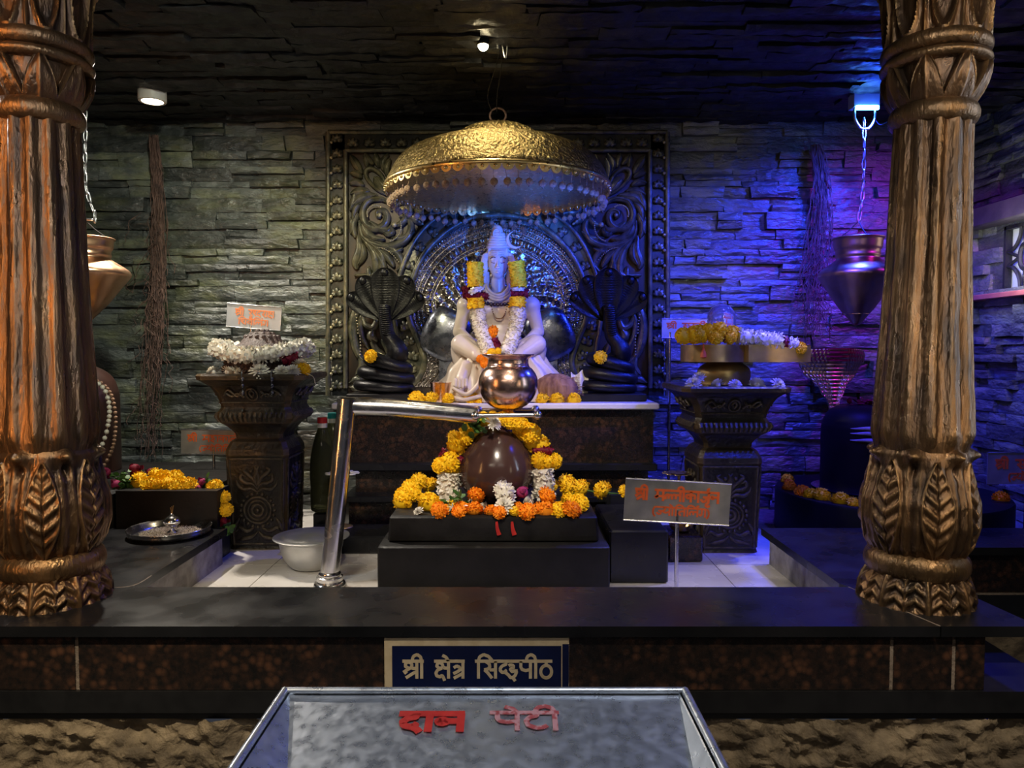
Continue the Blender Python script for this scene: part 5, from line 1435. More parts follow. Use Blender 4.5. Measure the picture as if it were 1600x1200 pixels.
beads('string of cream beads draped over the dark red-brown stone', [LB(110, 592, 4.15), LB(130, 590, 4.12), LB(150, 597, 4.08), LB(165, 612, 4.06), LB(171, 640, 4.06), LB(168, 668, 4.06), LB(160, 694, 4.06), LB(148, 716, 4.06), LB(130, 735, 4.05), LB(105, 745, 4.05)], .0135, M['bead_white'])
beads('string of small brown beads outside the cream beads on the dark red-brown stone', [LB(140, 592, 4.2), LB(160, 600, 4.2), LB(174, 618, 4.18), LB(180, 645, 4.16), LB(180, 675, 4.14), LB(176, 700, 4.12), LB(166, 722, 4.10), LB(155, 738, 4.08)], .0115, M['bead_brown'])
g = thing('platform_garland', 'garland of roses and yellow marigolds along the left platform, hanging over its right end', 'garland', (-2.0, 3.95, .184))
gp = [('rose', 158, 738, 3.85, 16), ('rose', 176, 757, 3.80, 15), ('maroon', 215, 733, 3.95, 18), ('maroon', 232, 738, 3.93, 14), ('yellow', 214, 757, 3.83, 15), ('yellow', 222, 748, 3.88, 14), ('yellow', 237, 757, 3.82, 16), ('yellow', 240, 743, 3.92, 14), ('yellow', 255, 748, 3.88, 15), ('yellow', 250, 760, 3.80, 14), ('yellow', 266, 756, 3.83, 15), ('yellow', 278, 759, 3.81, 15), ('yellow', 272, 746, 3.9, 14), ('yellow', 293, 758, 3.82, 15), ('rose', 314, 752, 3.83, 13), ('rose', 313, 762, 3.80, 11), ('yellow', 338, 760, 3.83, 14), ('yellow', 347, 776, 3.80, 12), ('yellow', 351, 794, 3.78, 12), ('maroon', 350, 812, 3.78, 12)]
for k, x, y, d, r in gp:
    o = flower(k, P(x, y + 4, d), r * d / F, g, tilt=(.9, frnd.uniform(-.5, .5))); o.matrix_parent_inverse = Matrix.Translation(g.location).inverted()
for i, (x, y, d) in enumerate(((190, 744, 3.88), (203, 757, 3.82), (195, 762, 3.80), (326, 758, 3.83), (350, 824, 3.78))):
    o = MB(); rr = random.Random(i)
    for k in range(26): o.petal(P(x, y, d) + Vector([rr.gauss(0, .018) for _ in range(3)]), [rr.gauss(0, 1) for _ in range(3)], [rr.gauss(0, 1) for _ in range(3)], .035, .022, .4)
    part(o, 'leaf_sprig', M['leaf'], g)
# steel plate with incense holder
pt = thing('steel_plate', 'round stainless steel plate holding rice on the left slab', 'plate', (G(271, 832, .0).x, 3.56, 0.0))
mb = MB(); mb.lathe(sm([(.0001, .002), (.15, .002), (.165, .006), (.188, .034), (.193, .036), (.190, .030), (.168, 0), (.0001, -.0)][::-1], 3), 72); recal(mb.obj('dish', M['steel'], pt, loc=(0, 0, .001), smooth=60))
mb = MB(); rr = random.Random(3)
for i in range(1500):
    A = rr.uniform(0, 2 * PI); r = .14 * math.sqrt(rr.random()); mb.ct = rr.random()
    mb.ball((r * math.cos(A), r * math.sin(A), .006 + rr.random() * .006), .0032, 4, 3, (1, 1, .8))
o = mb.obj('rice_grains', M['grain'], pt); o['kind'] = 'stuff'
ih = thing('incense_holder', 'small steel incense holder with three burnt sticks standing on the plate', 'incense holder', (pt.location.x + .012, 3.56, .008))
mb = MB(); mb.lathe(sm([(.022, 0), (.024, .006), (.012, .014), (.010, .026), (.020, .034), (.036, .046), (.039, .060), (.030, .074), (.016, .084), (.006, .094), (.0001, .096)], 3), 36); mb.obj('holder', M['steel'], ih, smooth=60)
for k in range(3):
    mb = MB(); mb.tube([(0, 0, .09), ((k - 1) * .007, .002 * k, .125 + .004 * k)], .0014, 5); mb.obj('incense_stick', M['brass_dim'], ih)

# ------------------------------------------------------------------ covered steel bowl, bottles, lotus lamps
t = thing('steel_bowl', 'covered round steel bowl on the marble floor left of the pipe stand', 'bowl', (G(504, 868, ZM).x, 3.62, ZM + .001))
mb = MB(); mb.lathe(sm([(.0001, 0), (.075, .0), (.105, .015), (.135, .055), (.152, .105), (.158, .140), (.178, .150), (.180, .153), (.15, .150), (.0001, .13)], 3), 64); mb.obj('bowl', M['steel_brushed'], t, smooth=60)
mb = MB(); mb.lathe(sm([(.185, .153), (.183, .158), (.15, .158), (.13, .166), (.06, .175), (.0001, .177)], 3), 64); mb.obj('lid', M['steel_brushed'], t, smooth=60)
def bottle(label, px, d, capm, z0, s=1.0):
    t = thing('oil_bottle', label, 'bottle', (P(px, 700, d).x, d, z0))
    mb = MB(); mb.lathe([(r * s, z * s) for r, z in sm([(.0001, .006), (.045, 0), (.066, .008), (.070, .03), (.070, .10), (.068, .14), (.072, .20), (.070, .28), (.058, .36), (.040, .43), (.026, .47), (.022, .49), (.0001, .491)], 3)], 40); mb.obj('body', M['bottle'], t, smooth=60)
    mb = MB(); mb.lathe([(.027 * s, .475 * s), (.027 * s, .500 * s), (.0001, .500 * s)], 24); mb.obj('collar', M['white_plastic'], t, smooth=40)
    mb = MB(); mb.lathe([(.028 * s, .500 * s), (.028 * s, .528 * s), (.024 * s, .532 * s), (.0001, .532 * s)], 24); mb.obj('cap', capm, t, smooth=40)
bz = -.029
bottle('clear oil bottle with a red cap between the left pedestal and the pipe stand', 504, 4.22, M['red_plastic'], bz, 1.02)
bottle('bottle with a teal cap half hidden behind the pipe stand', 520, 4.40, M['teal_plastic'], bz, 1.04)
def lotus(label, px, py, d, z0):
    c = P(px, py, d); t = thing('lotus_lamp', label, 'lamp', (c.x, d, z0)); h = c.z - z0
    mb = MB(); mb.lathe(sm([(.0001, 0), (.05, 0), (.052, .008), (.016, .02), (.008, .05), (.008, h - .02), (.02, h - .005), (.045, h + .012), (.0001, h + .010)], 3), 28); mb.obj('stem', M['brass_dim'], t, smooth=60)
    mb = MB()
    for i in range(10):
        A = 2 * PI * i / 10; dv = Vector((math.cos(A), math.sin(A), .42))
        mb.petal((.035 * math.cos(A), .035 * math.sin(A), h), dv, (-math.sin(A), math.cos(A), 0), .058, .045, -.25)
    o = mb.obj('petal_dish', M['brass'] if px > 600 else M['white_fl'], t, smooth=60); o.modifiers.new('s', 'SOLIDIFY').thickness = .003
lotus('pale petal-edged lamp dish half hidden behind the steel pipe stand', 535, 742, 4.05, -.084)
lotus('brass petal-edged lamp dish on a stem behind the middle sign', 1061, 742, 4.06, ZM + .001)
bd = thing('brass_bowl', 'small brass bowl on the granite block behind the middle sign post', 'bowl', (P(1064, 833, 3.8).x, 3.80, -.044))
mb = MB(); mb.lathe(sm([(.0001, 0), (.03, 0), (.05, .012), (.060, .034), (.062, .036), (.055, .034), (.04, .012), (.0001, .008)], 3), 36); recal(mb.obj('dish', M['brass'], bd, smooth=60))
mb = MB(); mb.lathe(sm([(.018, .012), (.022, .03), (.030, .045), (.024, .045), (.0001, .03)], 3), 24); mb.obj('wick_cup', M['brass'], bd, smooth=60)

# ------------------------------------------------------------------ right stone on round base, brass cobra hood
rx, ry = P(1375, 700, 4.40).x, 4.30
mb = MB(); mb.lathe([(.625, 0), (.625, .235), (.618, .248), (.60, .250), (.40, .243), (.0001, .243)], 96)
tag(mb.obj('round_stone_base', M['black_matt'], loc=(rx, ry, ZM + .002), smooth=40), 'wide round black stone base on the right, behind the right slab', 'stone base')
RZ = ZM + .245
mb = MB(); mb.lathe(sm([(.235, 0), (.235, .33), (.228, .40), (.205, .455), (.165, .49), (.10, .508), (.0001, .512)], 4), 64)
lgx = P(1348, 700, 4.40).x
t = thing('tall_black_stone', 'tall round-topped black stone with pale ash stripes standing on the round base', 'sacred stone', (lgx, 4.40, RZ))
mb.obj('stone', M['black_matt'], t, smooth=60)
mb = MB()
for k, zz in enumerate((.385, .357, .318)):
    pts = [((.2365 - max(0, zz - .33) * .10) * math.cos(A), (.2365 - max(0, zz - .33) * .10) * math.sin(A), zz + .002 * math.sin(A * 9)) for A in [math.radians(q) for q in range(228, 306, 4)]]
    mb.tube(pts, [.012 * math.sin(PI * (i + .8) / (len(pts) + .6)) + .001 for i in range(len(pts))], 8, flat=1.0, up=(0, 0, 1))
mb.obj('ash_stripes', M['ash'], t, smooth=60)
mb = MB()
rr = random.Random(6)
for i in range(40): mb.petal((rr.gauss(0, .05) + .02, rr.gauss(0, .03), .508 + rr.random() * .01), (rr.gauss(0, 1), rr.gauss(0, 1), .4), (rr.gauss(0, 1), rr.gauss(0, 1), 0), .04, .03, .3)
tag(mb.obj('red_petals', M['maroon'], loc=(lgx, 4.40, RZ)), 'dark red petals heaped on top of the tall black stone', 'petals', kind='stuff')
ch = P(1303, 545, 4.78)
t = thing('metal_cobra_hood', 'scaled brass cobra hood with a dark flared top rising behind the tall black stone', 'cobra hood', (ch.x, 4.78, RZ))
H = ch.z - RZ
def hoodf(a, b_):
    z = H * b_; u = 2 * a - 1
    tb = [(0, .03), (.45, .028), (.58, .032), (.70, .085), (.82, .175), (.92, .215), (.97, .212), (1.0, .20)]
    w_ = interp(tb, b_)
    y = .10 * (u * u) * smooth_step(.5, .95, b_) - .05 * smooth_step(.8, 1, b_) - .018
    y -= .004 * math.sin(b_ * 210) * (1 if abs(u) < .28 else .4) + .003 * math.sin(u * 60 + b_ * 90) * (abs(u) > .28)
    return Vector((u * w_, y, z - .012 * (abs(u) ** 4) * (b_ > .9)))
mb = MB(); mb.grid(70, 160, hoodf); o = mb.obj('scaled_hood', M['brass'], t, smooth=60); md = o.modifiers.new('s', 'SOLIDIFY'); md.thickness = .008; md.offset = 1
mb = MB(); mb.grid(40, 14, lambda a, b_: hoodf(.02 + .96 * a, .90 + .10 * b_) + Vector((0, -.010, .002)))
o = mb.obj('dark_brow', M['maroon'], t, smooth=60, label='dark maroon top'); md = o.modifiers.new('s', 'SOLIDIFY'); md.thickness = .006
mb = MB(); mb.tube([(0, .0, .0), (0, .0, H * .62)], .026, 12); mb.obj('stem', M['brass'], t, smooth=60)
grp = 'marigolds on the round black base'
for x, ang, k, r, lab in ((1240, 148, 'yellow', 13, 'dim yellow marigold at the back left of the round base'), (1228, 176, 'orange', 13, 'dim orange marigold at the left end of the round base'), (1240, 190, 'orange', 14, 'dim orange marigold second from the left end of the round base'), (1220, 162, 'orange', 11, 'small orange marigold furthest left on the round base'), (1258, 222, 'yellow', 13, 'yellow marigold left of the big one on the round base'), (1285, 234, 'yellow', 16, 'largest yellow marigold on the front rim of the round base'), (1318, 250, 'yellow', 15, 'yellow marigold in front of the tall black stone'), (1334, 256, 'yellow', 12, 'small yellow marigold right of the one in front of the tall stone'), (1356, 262, 'yellow', 14, 'yellow marigold touching the right pillar on the round base'), (1526, 330, 'orange', 13, 'orange marigold right of the right pillar on the round base')):
    R_ = .555
    if 200 < ang < 300 and x > 1250: A = min((math.radians(q / 4) for q in range(800, 1200)), key=lambda a: abs((rx + R_ * math.cos(a)) / (ry + R_ * math.sin(a)) * F + 800 - x))
    else: A = math.radians(ang)
    flower(k, (rx + R_ * math.cos(A), ry + R_ * math.sin(A), RZ + .004), r * 3.95 / F, label=lab, group=grp, tilt=(.8, frnd.uniform(-.4, .4)))
mb = MB(); mb.lathe([(.26, .0), (.28, .004), (.285, .012), (.275, .010), (.25, .006)], 64)
tag(mb.obj('steel_ring_tray', M['steel'], loc=(lgx, 4.40, RZ + .001), smooth=60), 'thin steel ring around the foot of the tall black stone', 'ring')

# ------------------------------------------------------------------ hanging pots and chains
def chain(name, label, pts, r, m, link=.034, cat='chain', wide=.6):
    q = thing(name, label, cat, pts[0]); ps = smoothpath(pts, 30)
    lm = MB(); lm.tube([(r * 3.0 * math.cos(A) * wide, 0, (link * .62) * math.sin(A)) for A in [2 * PI * i / 16 for i in range(16)]], r, 7, closed=True)
    me = lm.mesh('link', m, 60); acc = 0; last = ps[0]; k = 0
    for a, b_ in zip(ps, ps[1:]):
        acc += (b_ - a).length
        if acc >= link * .98:
            acc = 0
            o = inst(me, 'link', q, (a + b_) / 2 - q.location)
            qd = (b_ - a).to_track_quat('Z', 'Y'); o.rotation_mode = 'QUATERNION'
            from mathutils import Quaternion
            o.rotation_quaternion = qd @ Quaternion((0, 0, 1), (k % 2) * PI / 2); k += 1
    return q
HP = [(.0001, 0), (.02, .004), (.05, .04), (.10, .10), (.16, .19), (.205, .255), (.214, .28), (.200, .305), (.16, .335), (.125, .36), (.118, .372), (.122, .385), (.120, .40), (.122, .415), (.130, .43), (.134, .47), (.142, .478), (.142, .484), (.130, .482), (.122, .43)]
def hpot(label, px, ytop, ybot, d, wid, m):
    a, b_ = P(px, ytop, d), P(px, ybot, d); s = (a.z - b_.z) / .484
    t = thing('hanging_copper_pot', label, 'pot', (b_.x, d, b_.z))
    mb = MB(); mb.lathe([(r * s * wid, z * s) for r, z in sm(HP, 4)], 72); vs_ = mb.obj('vessel', m, t, smooth=60)
    mb = MB(); mb.lathe([(.062 * s, .068 * s), (.068 * s, .066 * s), (.068 * s, .060 * s), (.060 * s, .058 * s)], 40); mb.obj('drip_band', M['copper'], vs_, smooth=60)
    mb = MB()
    for k in range(3):
        A = k * 2 * PI / 3 + .5; mb.tube([(.130 * s * wid * math.cos(A), .130 * s * wid * math.sin(A), .470 * s), (.05 * math.cos(A), .05 * math.sin(A), .484 * s + .05), (0, 0, .484 * s + .10)], .003, 6)
    mb.obj('hanger_wires', M['black_metal'], t)
    return Vector((b_.x, d, b_.z + .484 * s + .10))
hp = hpot('pointed copper pot hanging by a blue-lit chain left of the right pillar', 1338, 372, 508, 4.42, .96, M['copper_old'])
top = P(1350, 178, 4.42)
chain('hanging_chain', 'long link chain from the blue ceiling lamp down to the right copper pot', [top, P(1350, 240, 4.42), P(1348, 300, 4.42), hp], .0052, M['grey_metal'], .056)
hp = hpot('pointed copper pot hanging half hidden behind the left pillar', 136, 372, 502, 4.05, 1.12, M['copper_old'])
chain('hanging_chain', 'bright link chain holding the left copper pot beside the left pillar', [P(133, 114, 4.05), P(133, 200, 4.05), P(133, 280, 4.05), P(139, 312, 4.05), P(148, 340, 4.05), hp], .0050, M['grey_metal'], .052)
# blue lamp with bracket
bl = P(1352, 168, 4.42)
t = thing('blue_led_lamp', 'small glowing blue ceiling lamp above the right hanging chain', 'lamp', (bl.x, 4.42, ZC - .01))
mb = MB(); mb.b2(-.075, .075, -.02, .06, bl.z - (ZC - .01), .0); mb.obj('housing', M['sign_grey'], t)
mb = MB(); mb.b2(-.068, .068, -.034, -.018, bl.z - ZC - .012, bl.z - ZC + .014, bev=.004); mb.obj('glowing_strip', M['led'], t)
mb = MB(); zb_ = bl.z - ZC
mb.tube(smoothpath([(-.06, 0, zb_ + .01), (-.062, 0, zb_ - .05), (-.03, 0, zb_ - .105), (.0, 0, zb_ - .115), (.03, 0, zb_ - .105), (.058, 0, zb_ - .05), (.055, 0, zb_ + .01)], 5), .009, 8); mb.obj('hook', M['grey_metal'], t, smooth=60)
mb = MB(); mb.tube(smoothpath([(bl.x + .05, 4.42, bl.z - .05), (bl.x + .09, 4.42, bl.z - .10), (bl.x + .15, 4.40, bl.z - .07), (bl.x + .2, 4.38, bl.z - .02), (bl.x + .3, 4.36, ZC - .03)], 6), .003, 5)
tag(mb.obj('lamp_cable', M['black_metal']), 'thin cable looping from the blue ceiling lamp towards the right pillar', 'cable')
# warm downlight at left, bare bulb in the middle
dl = P(238, 152, 4.38)
t = thing('ceiling_downlight', 'round white downlight glowing on the ceiling at the left', 'lamp', (dl.x, 4.38, ZC))
hh = ZC - dl.z + .02
mb = MB(); mb.lathe([(.078, .0), (.078, -hh + .0), (.074, -hh - .006), (.060, -hh - .006), (.060, -hh + .004)], 48); recal(mb.obj('housing', M['white_plastic'], t, smooth=40))
mb = MB(); mb.lathe([(.0001, -hh + .0), (.060, -hh + .0), (.060, -hh - .003), (.0001, -hh - .004)], 48); mb.obj('glowing_disc', M['panel_glow'], t, smooth=40)
bb = P(755, 71, 3.70)
t = thing('ceiling_bulb', 'small bright bare bulb under the ceiling in front of the canopy', 'lamp', (bb.x, 3.70, ZC))
mb = MB(); mb.ball((0, 0, bb.z - ZC), .026, 16, 12); mb.obj('glowing_bulb', M['bulb'], t)
mb = MB(); mb.lathe([(.03, .0), (.03, -.03), (.014, -.034), (.014, bb.z - ZC + .01), (.0001, bb.z - ZC + .012)][::1], 20); mb.obj('holder', M['black_metal'], t, smooth=40)

# ------------------------------------------------------------------ dry aerial roots on the back wall
def roots(label, px, pytop, pybot, d, spread, seed, n=70):
    rr = random.Random(seed); mb = MB()
    for i in range(n):
        y = pytop + rr.uniform(0, 6); x = px + rr.gauss(0, 2.5); dd = d + rr.gauss(0, .012)
        end = pybot - abs(rr.gauss(0, 1)) * (pybot - pytop) * .28 if i % 3 else pytop + (pybot - pytop) * rr.uniform(.3, .8)
        tx = px + rr.gauss(0, spread); pts = []; ph = rr.uniform(0, 6.28); fq = rr.uniform(.02, .06)
        k = 0
        while y < end:
            q = (y - pytop) / (pybot - pytop)
            X = px + 8 * math.sin(q * 5) + (tx - px) * min(1, .25 + q * 1.1) + 2.8 * math.sin(ph + y * fq) + rr.gauss(0, 1.1)
            pts.append(P(X, y, min(d + .03, dd + rr.gauss(0, .004)))); y += rr.uniform(9, 16)
        if len(pts) > 2: mb.tube(pts, [(.0075 if i < 6 else .0038) * rr.uniform(.6, 1.2) * (1 - .6 * j / len(pts)) for j in range(len(pts))], 5)
    for i in range(n):
        y = rr.uniform(pytop + 120, pybot - 60); x = px + rr.gauss(0, spread); pts = []
        for k in range(rr.randint(4, 9)):
            pts.append(P(x, y, d - .01 + rr.gauss(0, .01))); x += rr.gauss(0, 6); y += rr.uniform(3, 12)
        mb.tube(pts, .0022, 4)
    tag(mb.obj('dry_aerial_roots', M['root'], smooth=60), label, 'roots', kind='stuff')
roots('tangle of dry brown roots hanging down the back wall on the left', 240, 210, 735, 4.87, 10, 4, 60)
roots('tangle of dry roots hanging down the blue-lit back wall on the right', 1276, 225, 545, 4.87, 13, 9, 60)
mb = MB()
for y0, y1 in ((188, 191), (212, 203)):
    mb.tube([P(-60, y0 + 8, 4.2), P(20, y1, 4.2), P(60, y1 - 2, 4.2)], .0035, 5)
tag(mb.obj('red_cable', M['red_plastic'], smooth=60), 'two thin red cables running behind the left pillar at its top left', 'cable')
# ------------------------------------------------------------------ lettering drawn as strokes
def arc(cx, cy, rx, ry, a0, a1, n=8):
    return [(cx + rx * math.cos(math.radians(a0 + (a1 - a0) * i / n)), cy + ry * math.sin(math.radians(a0 + (a1 - a0) * i / n))) for i in range(n + 1)]
def stem(x): return [(x, 1.0), (x, 0.0)]
GL = {
 'shra': (.72, [[(.20, .60), (.08, .70), (.08, .86), (.20, .95), (.34, .90), (.38, .76), (.32, .62), (.18, .52), (-.02, .36)], [(.34, .62), (.44, .58), (.60, .58)], [(.02, .30), (.14, .42)], [(.60, .40), (.42, .30), (.10, .04)], stem(.60)]),
 'ksha': (.74, [[(.30, .60), (.16, .60), (.06, .72), (.10, .88), (.22, .92), (.32, .82), (.34, .68), (.42, .60), (.60, .60)], [(.30, .60), (.10, .50), (.02, .32), (.06, .16), (.20, .10), (.30, .18), (.36, .08), (.42, -.12)], stem(.60)]),
 'tra': (.66, [[(.10, .62), (.22, .72), (.36, .66), (.40, .54), (.52, .60)], [(.42, .54), (.28, .40), (.08, .28)], [(.52, .30), (.10, .02)], stem(.52)]),
 'sa': (.76, [[(.16, 1), (.34, .84), (.36, .66), (.26, .54), (.10, .50)], [(.12, .50), (.26, .34), (.46, .02)], [(.34, .50), (.62, .50)], stem(.62)]),
 'ddha': (.90, [[(.34, 1), (.34, .82), (.18, .74), (.08, .60), (.08, .46), (.16, .36), (.28, .36), (.34, .42), (.28, .50)], [(.30, .36), (.46, .20), (.54, .06), (.66, .06), (.76, .18), (.82, .36), (.80, .52)], [(.46, .74), (.56, .80), (.68, .74), (.68, .62), (.54, .54), (.62, .40), (.80, .46)], [(.64, .06), (.72, -.06), (.76, -.14)]]),
 'pa': (.70, [[(.12, 1), (.12, .66), (.18, .52), (.34, .46), (.56, .52)], stem(.56)]),
 'ttha': (.66, [[(.32, 1), (.32, .78)], arc(.32, .40, .25, .36, 90, 450, 18)]),
 'da': (.56, [[(.34, 1), (.34, .80), (.16, .74), (.06, .56), (.10, .34), (.26, .26), (.36, .36), (.28, .44)], [(.28, .26), (.40, .14), (.48, -.02)]]),
 'na': (.70, [[(.56, .58), (.26, .58), (.14, .68), (.04, .60), (.08, .46), (.20, .46), (.26, .58)], stem(.56)]),
 'tta': (.60, [[(.30, 1), (.30, .82), (.14, .74), (.06, .54), (.10, .28), (.28, .14), (.44, .18), (.52, .28)]]),
 'ma': (.72, [[(.16, 1), (.16, .42), (.10, .30), (.02, .36), (.06, .46), (.16, .44), (.58, .44)], stem(.58)]),
 'half_la': (.48, [[(.06, .18), (.02, .40), (.10, .60), (.22, .62), (.28, .46), (.26, .24)], [(.28, .50), (.36, .62), (.48, .60)]]),
 'la': (.78, [[(.06, .18), (.02, .40), (.10, .62), (.24, .64), (.32, .46), (.30, .22)], [(.32, .50), (.42, .64), (.56, .60), (.64, .52)], stem(.64)]),
 'ka': (.82, [stem(.38), [(.38, .54), (.26, .70), (.10, .68), (.04, .52), (.12, .38), (.26, .40), (.38, .54), (.50, .70), (.64, .66), (.70, .48), (.62, .30)]]),
 'ra': (.46, [[(.12, 1), (.30, .84), (.32, .66), (.22, .54), (.08, .50)], [(.10, .50), (.24, .30), (.42, .02)]]),
 'ja': (.74, [[(.60, .54), (.34, .54), (.42, .40), (.38, .20), (.22, .12), (.08, .24), (.06, .38)], [(.18, .54), (.34, .54)], stem(.60)]),
 'half_ja': (.46, [[(.50, .54), (.30, .54), (.36, .40), (.32, .20), (.18, .12), (.06, .24), (.04, .38)], [(.14, .54), (.34, .54)]]),
 'ya': (.70, [[(.08, 1), (.22, .88), (.20, .70), (.06, .58), (.10, .40), (.28, .34), (.56, .48)], stem(.56)]),
 'ta': (.66, [[(.52, .62), (.28, .62), (.12, .48), (.12, .28), (.26, .08)], stem(.52)]),
 'ga': (.58, [[(.20, 1), (.20, .34), (.10, .22), (.02, .32), (.08, .42)], stem(.46)]),
 'ha': (.62, [[(.30, 1), (.30, .84), (.12, .80), (.10, .66), (.30, .62), (.42, .54), (.34, .40), (.16, .38), (.08, .26), (.20, .14), (.36, .16)], [(.20, .14), (.36, -.02)]]),
 'half_sha': (.40, [[(.12, .60), (.04, .74), (.10, .92), (.24, .90), (.30, .74), (.22, .58), (.04, .44)], [(.14, .5), (.38, .12)]]),
 'sha': (.66, [[(.12, .60), (.04, .74), (.10, .92), (.24, .90), (.30, .74), (.22, .58), (.04, .44)], [(.14, .5), (.38, .12)], stem(.52)]),
 'va': (.64, [[(.50, .66), (.30, .72), (.10, .60), (.06, .42), (.18, .28), (.36, .32), (.50, .46)], stem(.50)]),
 'pha': (.96, [[(.12, 1), (.12, .66), (.18, .52), (.34, .46), (.56, .52), (.66, .66), (.80, .62), (.82, .44), (.72, .30)], stem(.56)]),
 'half_sa': (.46, [[(.12, 1), (.28, .84), (.30, .66), (.20, .54), (.06, .50)], [(.08, .50), (.22, .34), (.40, .04)], [(.30, .50), (.46, .50)]]),
 'tha': (.74, [[(.22, .92), (.10, .94), (.06, .82), (.16, .76), (.26, .84), (.24, .66), (.10, .54), (.10, .36), (.26, .28), (.60, .44)], stem(.60)]),
 'aa': (.26, [stem(.10)]),
 '(': (.34, [arc(.36, .45, .28, .62, 110, 250, 10)]),
 ')': (.34, [arc(-.10, .45, .28, .62, -70, 70, 10)]),
 ' ': (.45, []),
}
def word_strokes(tokens, hl_from=True):
    """tokens -> list of polylines in em units plus total width; marks: ii, i(pre), e, o, u, reph, dot, rudot"""
    x = 0; out = []; run0 = None; lastw = .6
    def close_run(x1):
        nonlocal run0
        if run0 is not None: out.append([(run0 - .06, 1.0), (x1 + .02, 1.0)]); run0 = None
    for tk in tokens:
        if tk in (' ', '(', ')'):
            close_run(x - .08)
            for st in GL[tk][1]: out.append([(x + a, b) for a, b in st])
            x += GL[tk][0] + .02; continue
        if run0 is None and tk not in (): run0 = x
        if tk == 'ii':
            out.append([(x + .10, 0), (x + .10, 1.02), (x + .05, 1.26), (x - .10, 1.38), (x - .26, 1.30), (x - .32, 1.14), (x - .30, 1.0)]); x += .26
        elif tk == 'i':
            out.append([(x + .10, 0), (x + .10, 1.04), (x + .16, 1.26), (x + .34, 1.38), (x + .56, 1.28), (x + .74, 1.02)]); x += .26
        elif tk == 'e':
            out.append([(x - .14, 1.0), (x - .24, 1.22), (x - .42, 1.34)])
        elif tk == 'o':
            out.append(stem_at(x + .10)); out.append([(x + .10, 1.0), (x, 1.22), (x - .18, 1.34)]); x += .26
        elif tk == 'u':
            out.append([(x - .14, .02), (x - .30, -.08), (x - .32, -.24), (x - .18, -.32), (x - .02, -.22)])
        elif tk == 'reph':
            out.append([(x - .14, 1.0), (x - .24, 1.14), (x - .20, 1.30), (x - .06, 1.34)])
        elif tk == 'dot':
            out.append([(x - .10, 1.28), (x - .085, 1.29)])
        else:
            w_, st = GL[tk]
            for s_ in st: out.append([(x + a, b) for a, b in s_])
            x += w_
    close_run(x - .08)
    return out, x
def stem_at(x): return [(x, 1.0), (x, 0.0)]
def letter_mesh(strokes, wd, th=.002, s=1.0, org=(0, 0), slant=0):
    """flat raised strokes in the local XZ plane, facing -Y"""
    mb = MB()
    k = 0
    for st in strokes:
        pts = [((x + slant * y) * s + org[0], y * s + org[1]) for x, y in st]
        r = wd * s / 2
        y0 = -th - .00005 * (k % 5); k += 1
        for (ax, az), (bx, bz) in zip(pts, pts[1:]):
            L = math.hypot(bx - ax, bz - az)
            if L < 1e-6: continue
            nx, nz = -(bz - az) / L * r, (bx - ax) / L * r
            q = [(ax + nx, az + nz), (ax - nx, az - nz), (bx - nx, bz - nz), (bx + nx, bz + nz)]
            mb.add([(x, y0, z) for x, z in q] + [(x, 0, z) for x, z in q], [(0, 1, 2, 3), (7, 6, 5, 4), (0, 4, 5, 1), (1, 5, 6, 2), (2, 6, 7, 3), (3, 7, 4, 0)])
        for (ax, az) in (pts[1:-1] if len(pts) > 2 else []) + ([pts[0]] if len(pts) == 2 and abs(pts[0][0] - pts[1][0]) < .03 * s and abs(pts[0][1] - pts[1][1]) < .03 * s else []):
            c = [(ax + r * math.cos(PI * i / 5), az + r * math.sin(PI * i / 5)) for i in range(10)]
            if len(pts) == 2: c = [(ax + (x - ax) * 1.4, az + (z - az) * 1.4) for x, z in c]
            mb.add([(x, y0 - .00002, z) for x, z in c], [tuple(range(9, -1, -1))])
    return mb
SHRI = ['shra', 'ii']
JYOTIRLING = ['(', 'half_ja', 'ya', 'o', 'i', 'ta', 'i', 'la', 'reph', 'dot', 'ga', ')']
def sign(label, corners, d, lines, m_plate, m_txt, post, rimm=None, yaw=0.0, depths=None):
    """plate on a thin post; corners: top-left, top-right, bottom-right, bottom-left pixels"""
    ds = depths or (d, d, d, d)
    c = [P(x, y, dd) for (x, y), dd in zip(corners, ds)]
    ux = (c[1] - c[0]); W = ux.length; ux.normalize(); vz = (c[0] - c[3]); H = vz.length; vz = (vz - ux * vz.dot(ux)).normalized(); nrm = ux.cross(vz)
    R = Matrix((ux, -nrm * -1 if False else vz.cross(ux), vz)).transposed()
    t = thing('name_sign', label, 'sign', c[3]); t.rotation_euler = R.to_euler()
    mb = MB(); mb.b2(0, W, 0, .004, 0, H); pl_ = mb.obj('plate', m_plate, t)
    mb = MB()
    for z in (0, H): mb.tube([(0, -.001, z), (W, -.001, z)], .0035, 6)
    mb.obj('rolled_edge', M['steel'], pl_)
    for tok, x0, z0, hgt, wmax, wd in lines:
        st, w_ = word_strokes(tok)
        s = hgt * H; sxx = wmax * W / w_ / s if wmax else 1
        st = [[(x * sxx, y) for x, y in q] for q in st]
        letter_mesh(st, wd, .0015, s, (x0 * W, z0 * H)).obj('lettering', m_txt, pl_, loc=(0, -.0005, 0), smooth=0)
    if post is not None:
        px_, zbot = post
        inv = R.transposed(); a = inv @ (P(px_, (corners[2][1] + corners[3][1]) / 2, d) - c[3]); a = Vector((a.x, .006, H * .3))
        b_ = R @ a + c[3]; b2 = Vector((b_.x, b_.y, zbot)); b2 = inv @ (b2 - c[3])
        mb = MB(); mb.tube([a, b2], .0085, 10); mb.obj('post', M['steel'], t, smooth=60)
    return t
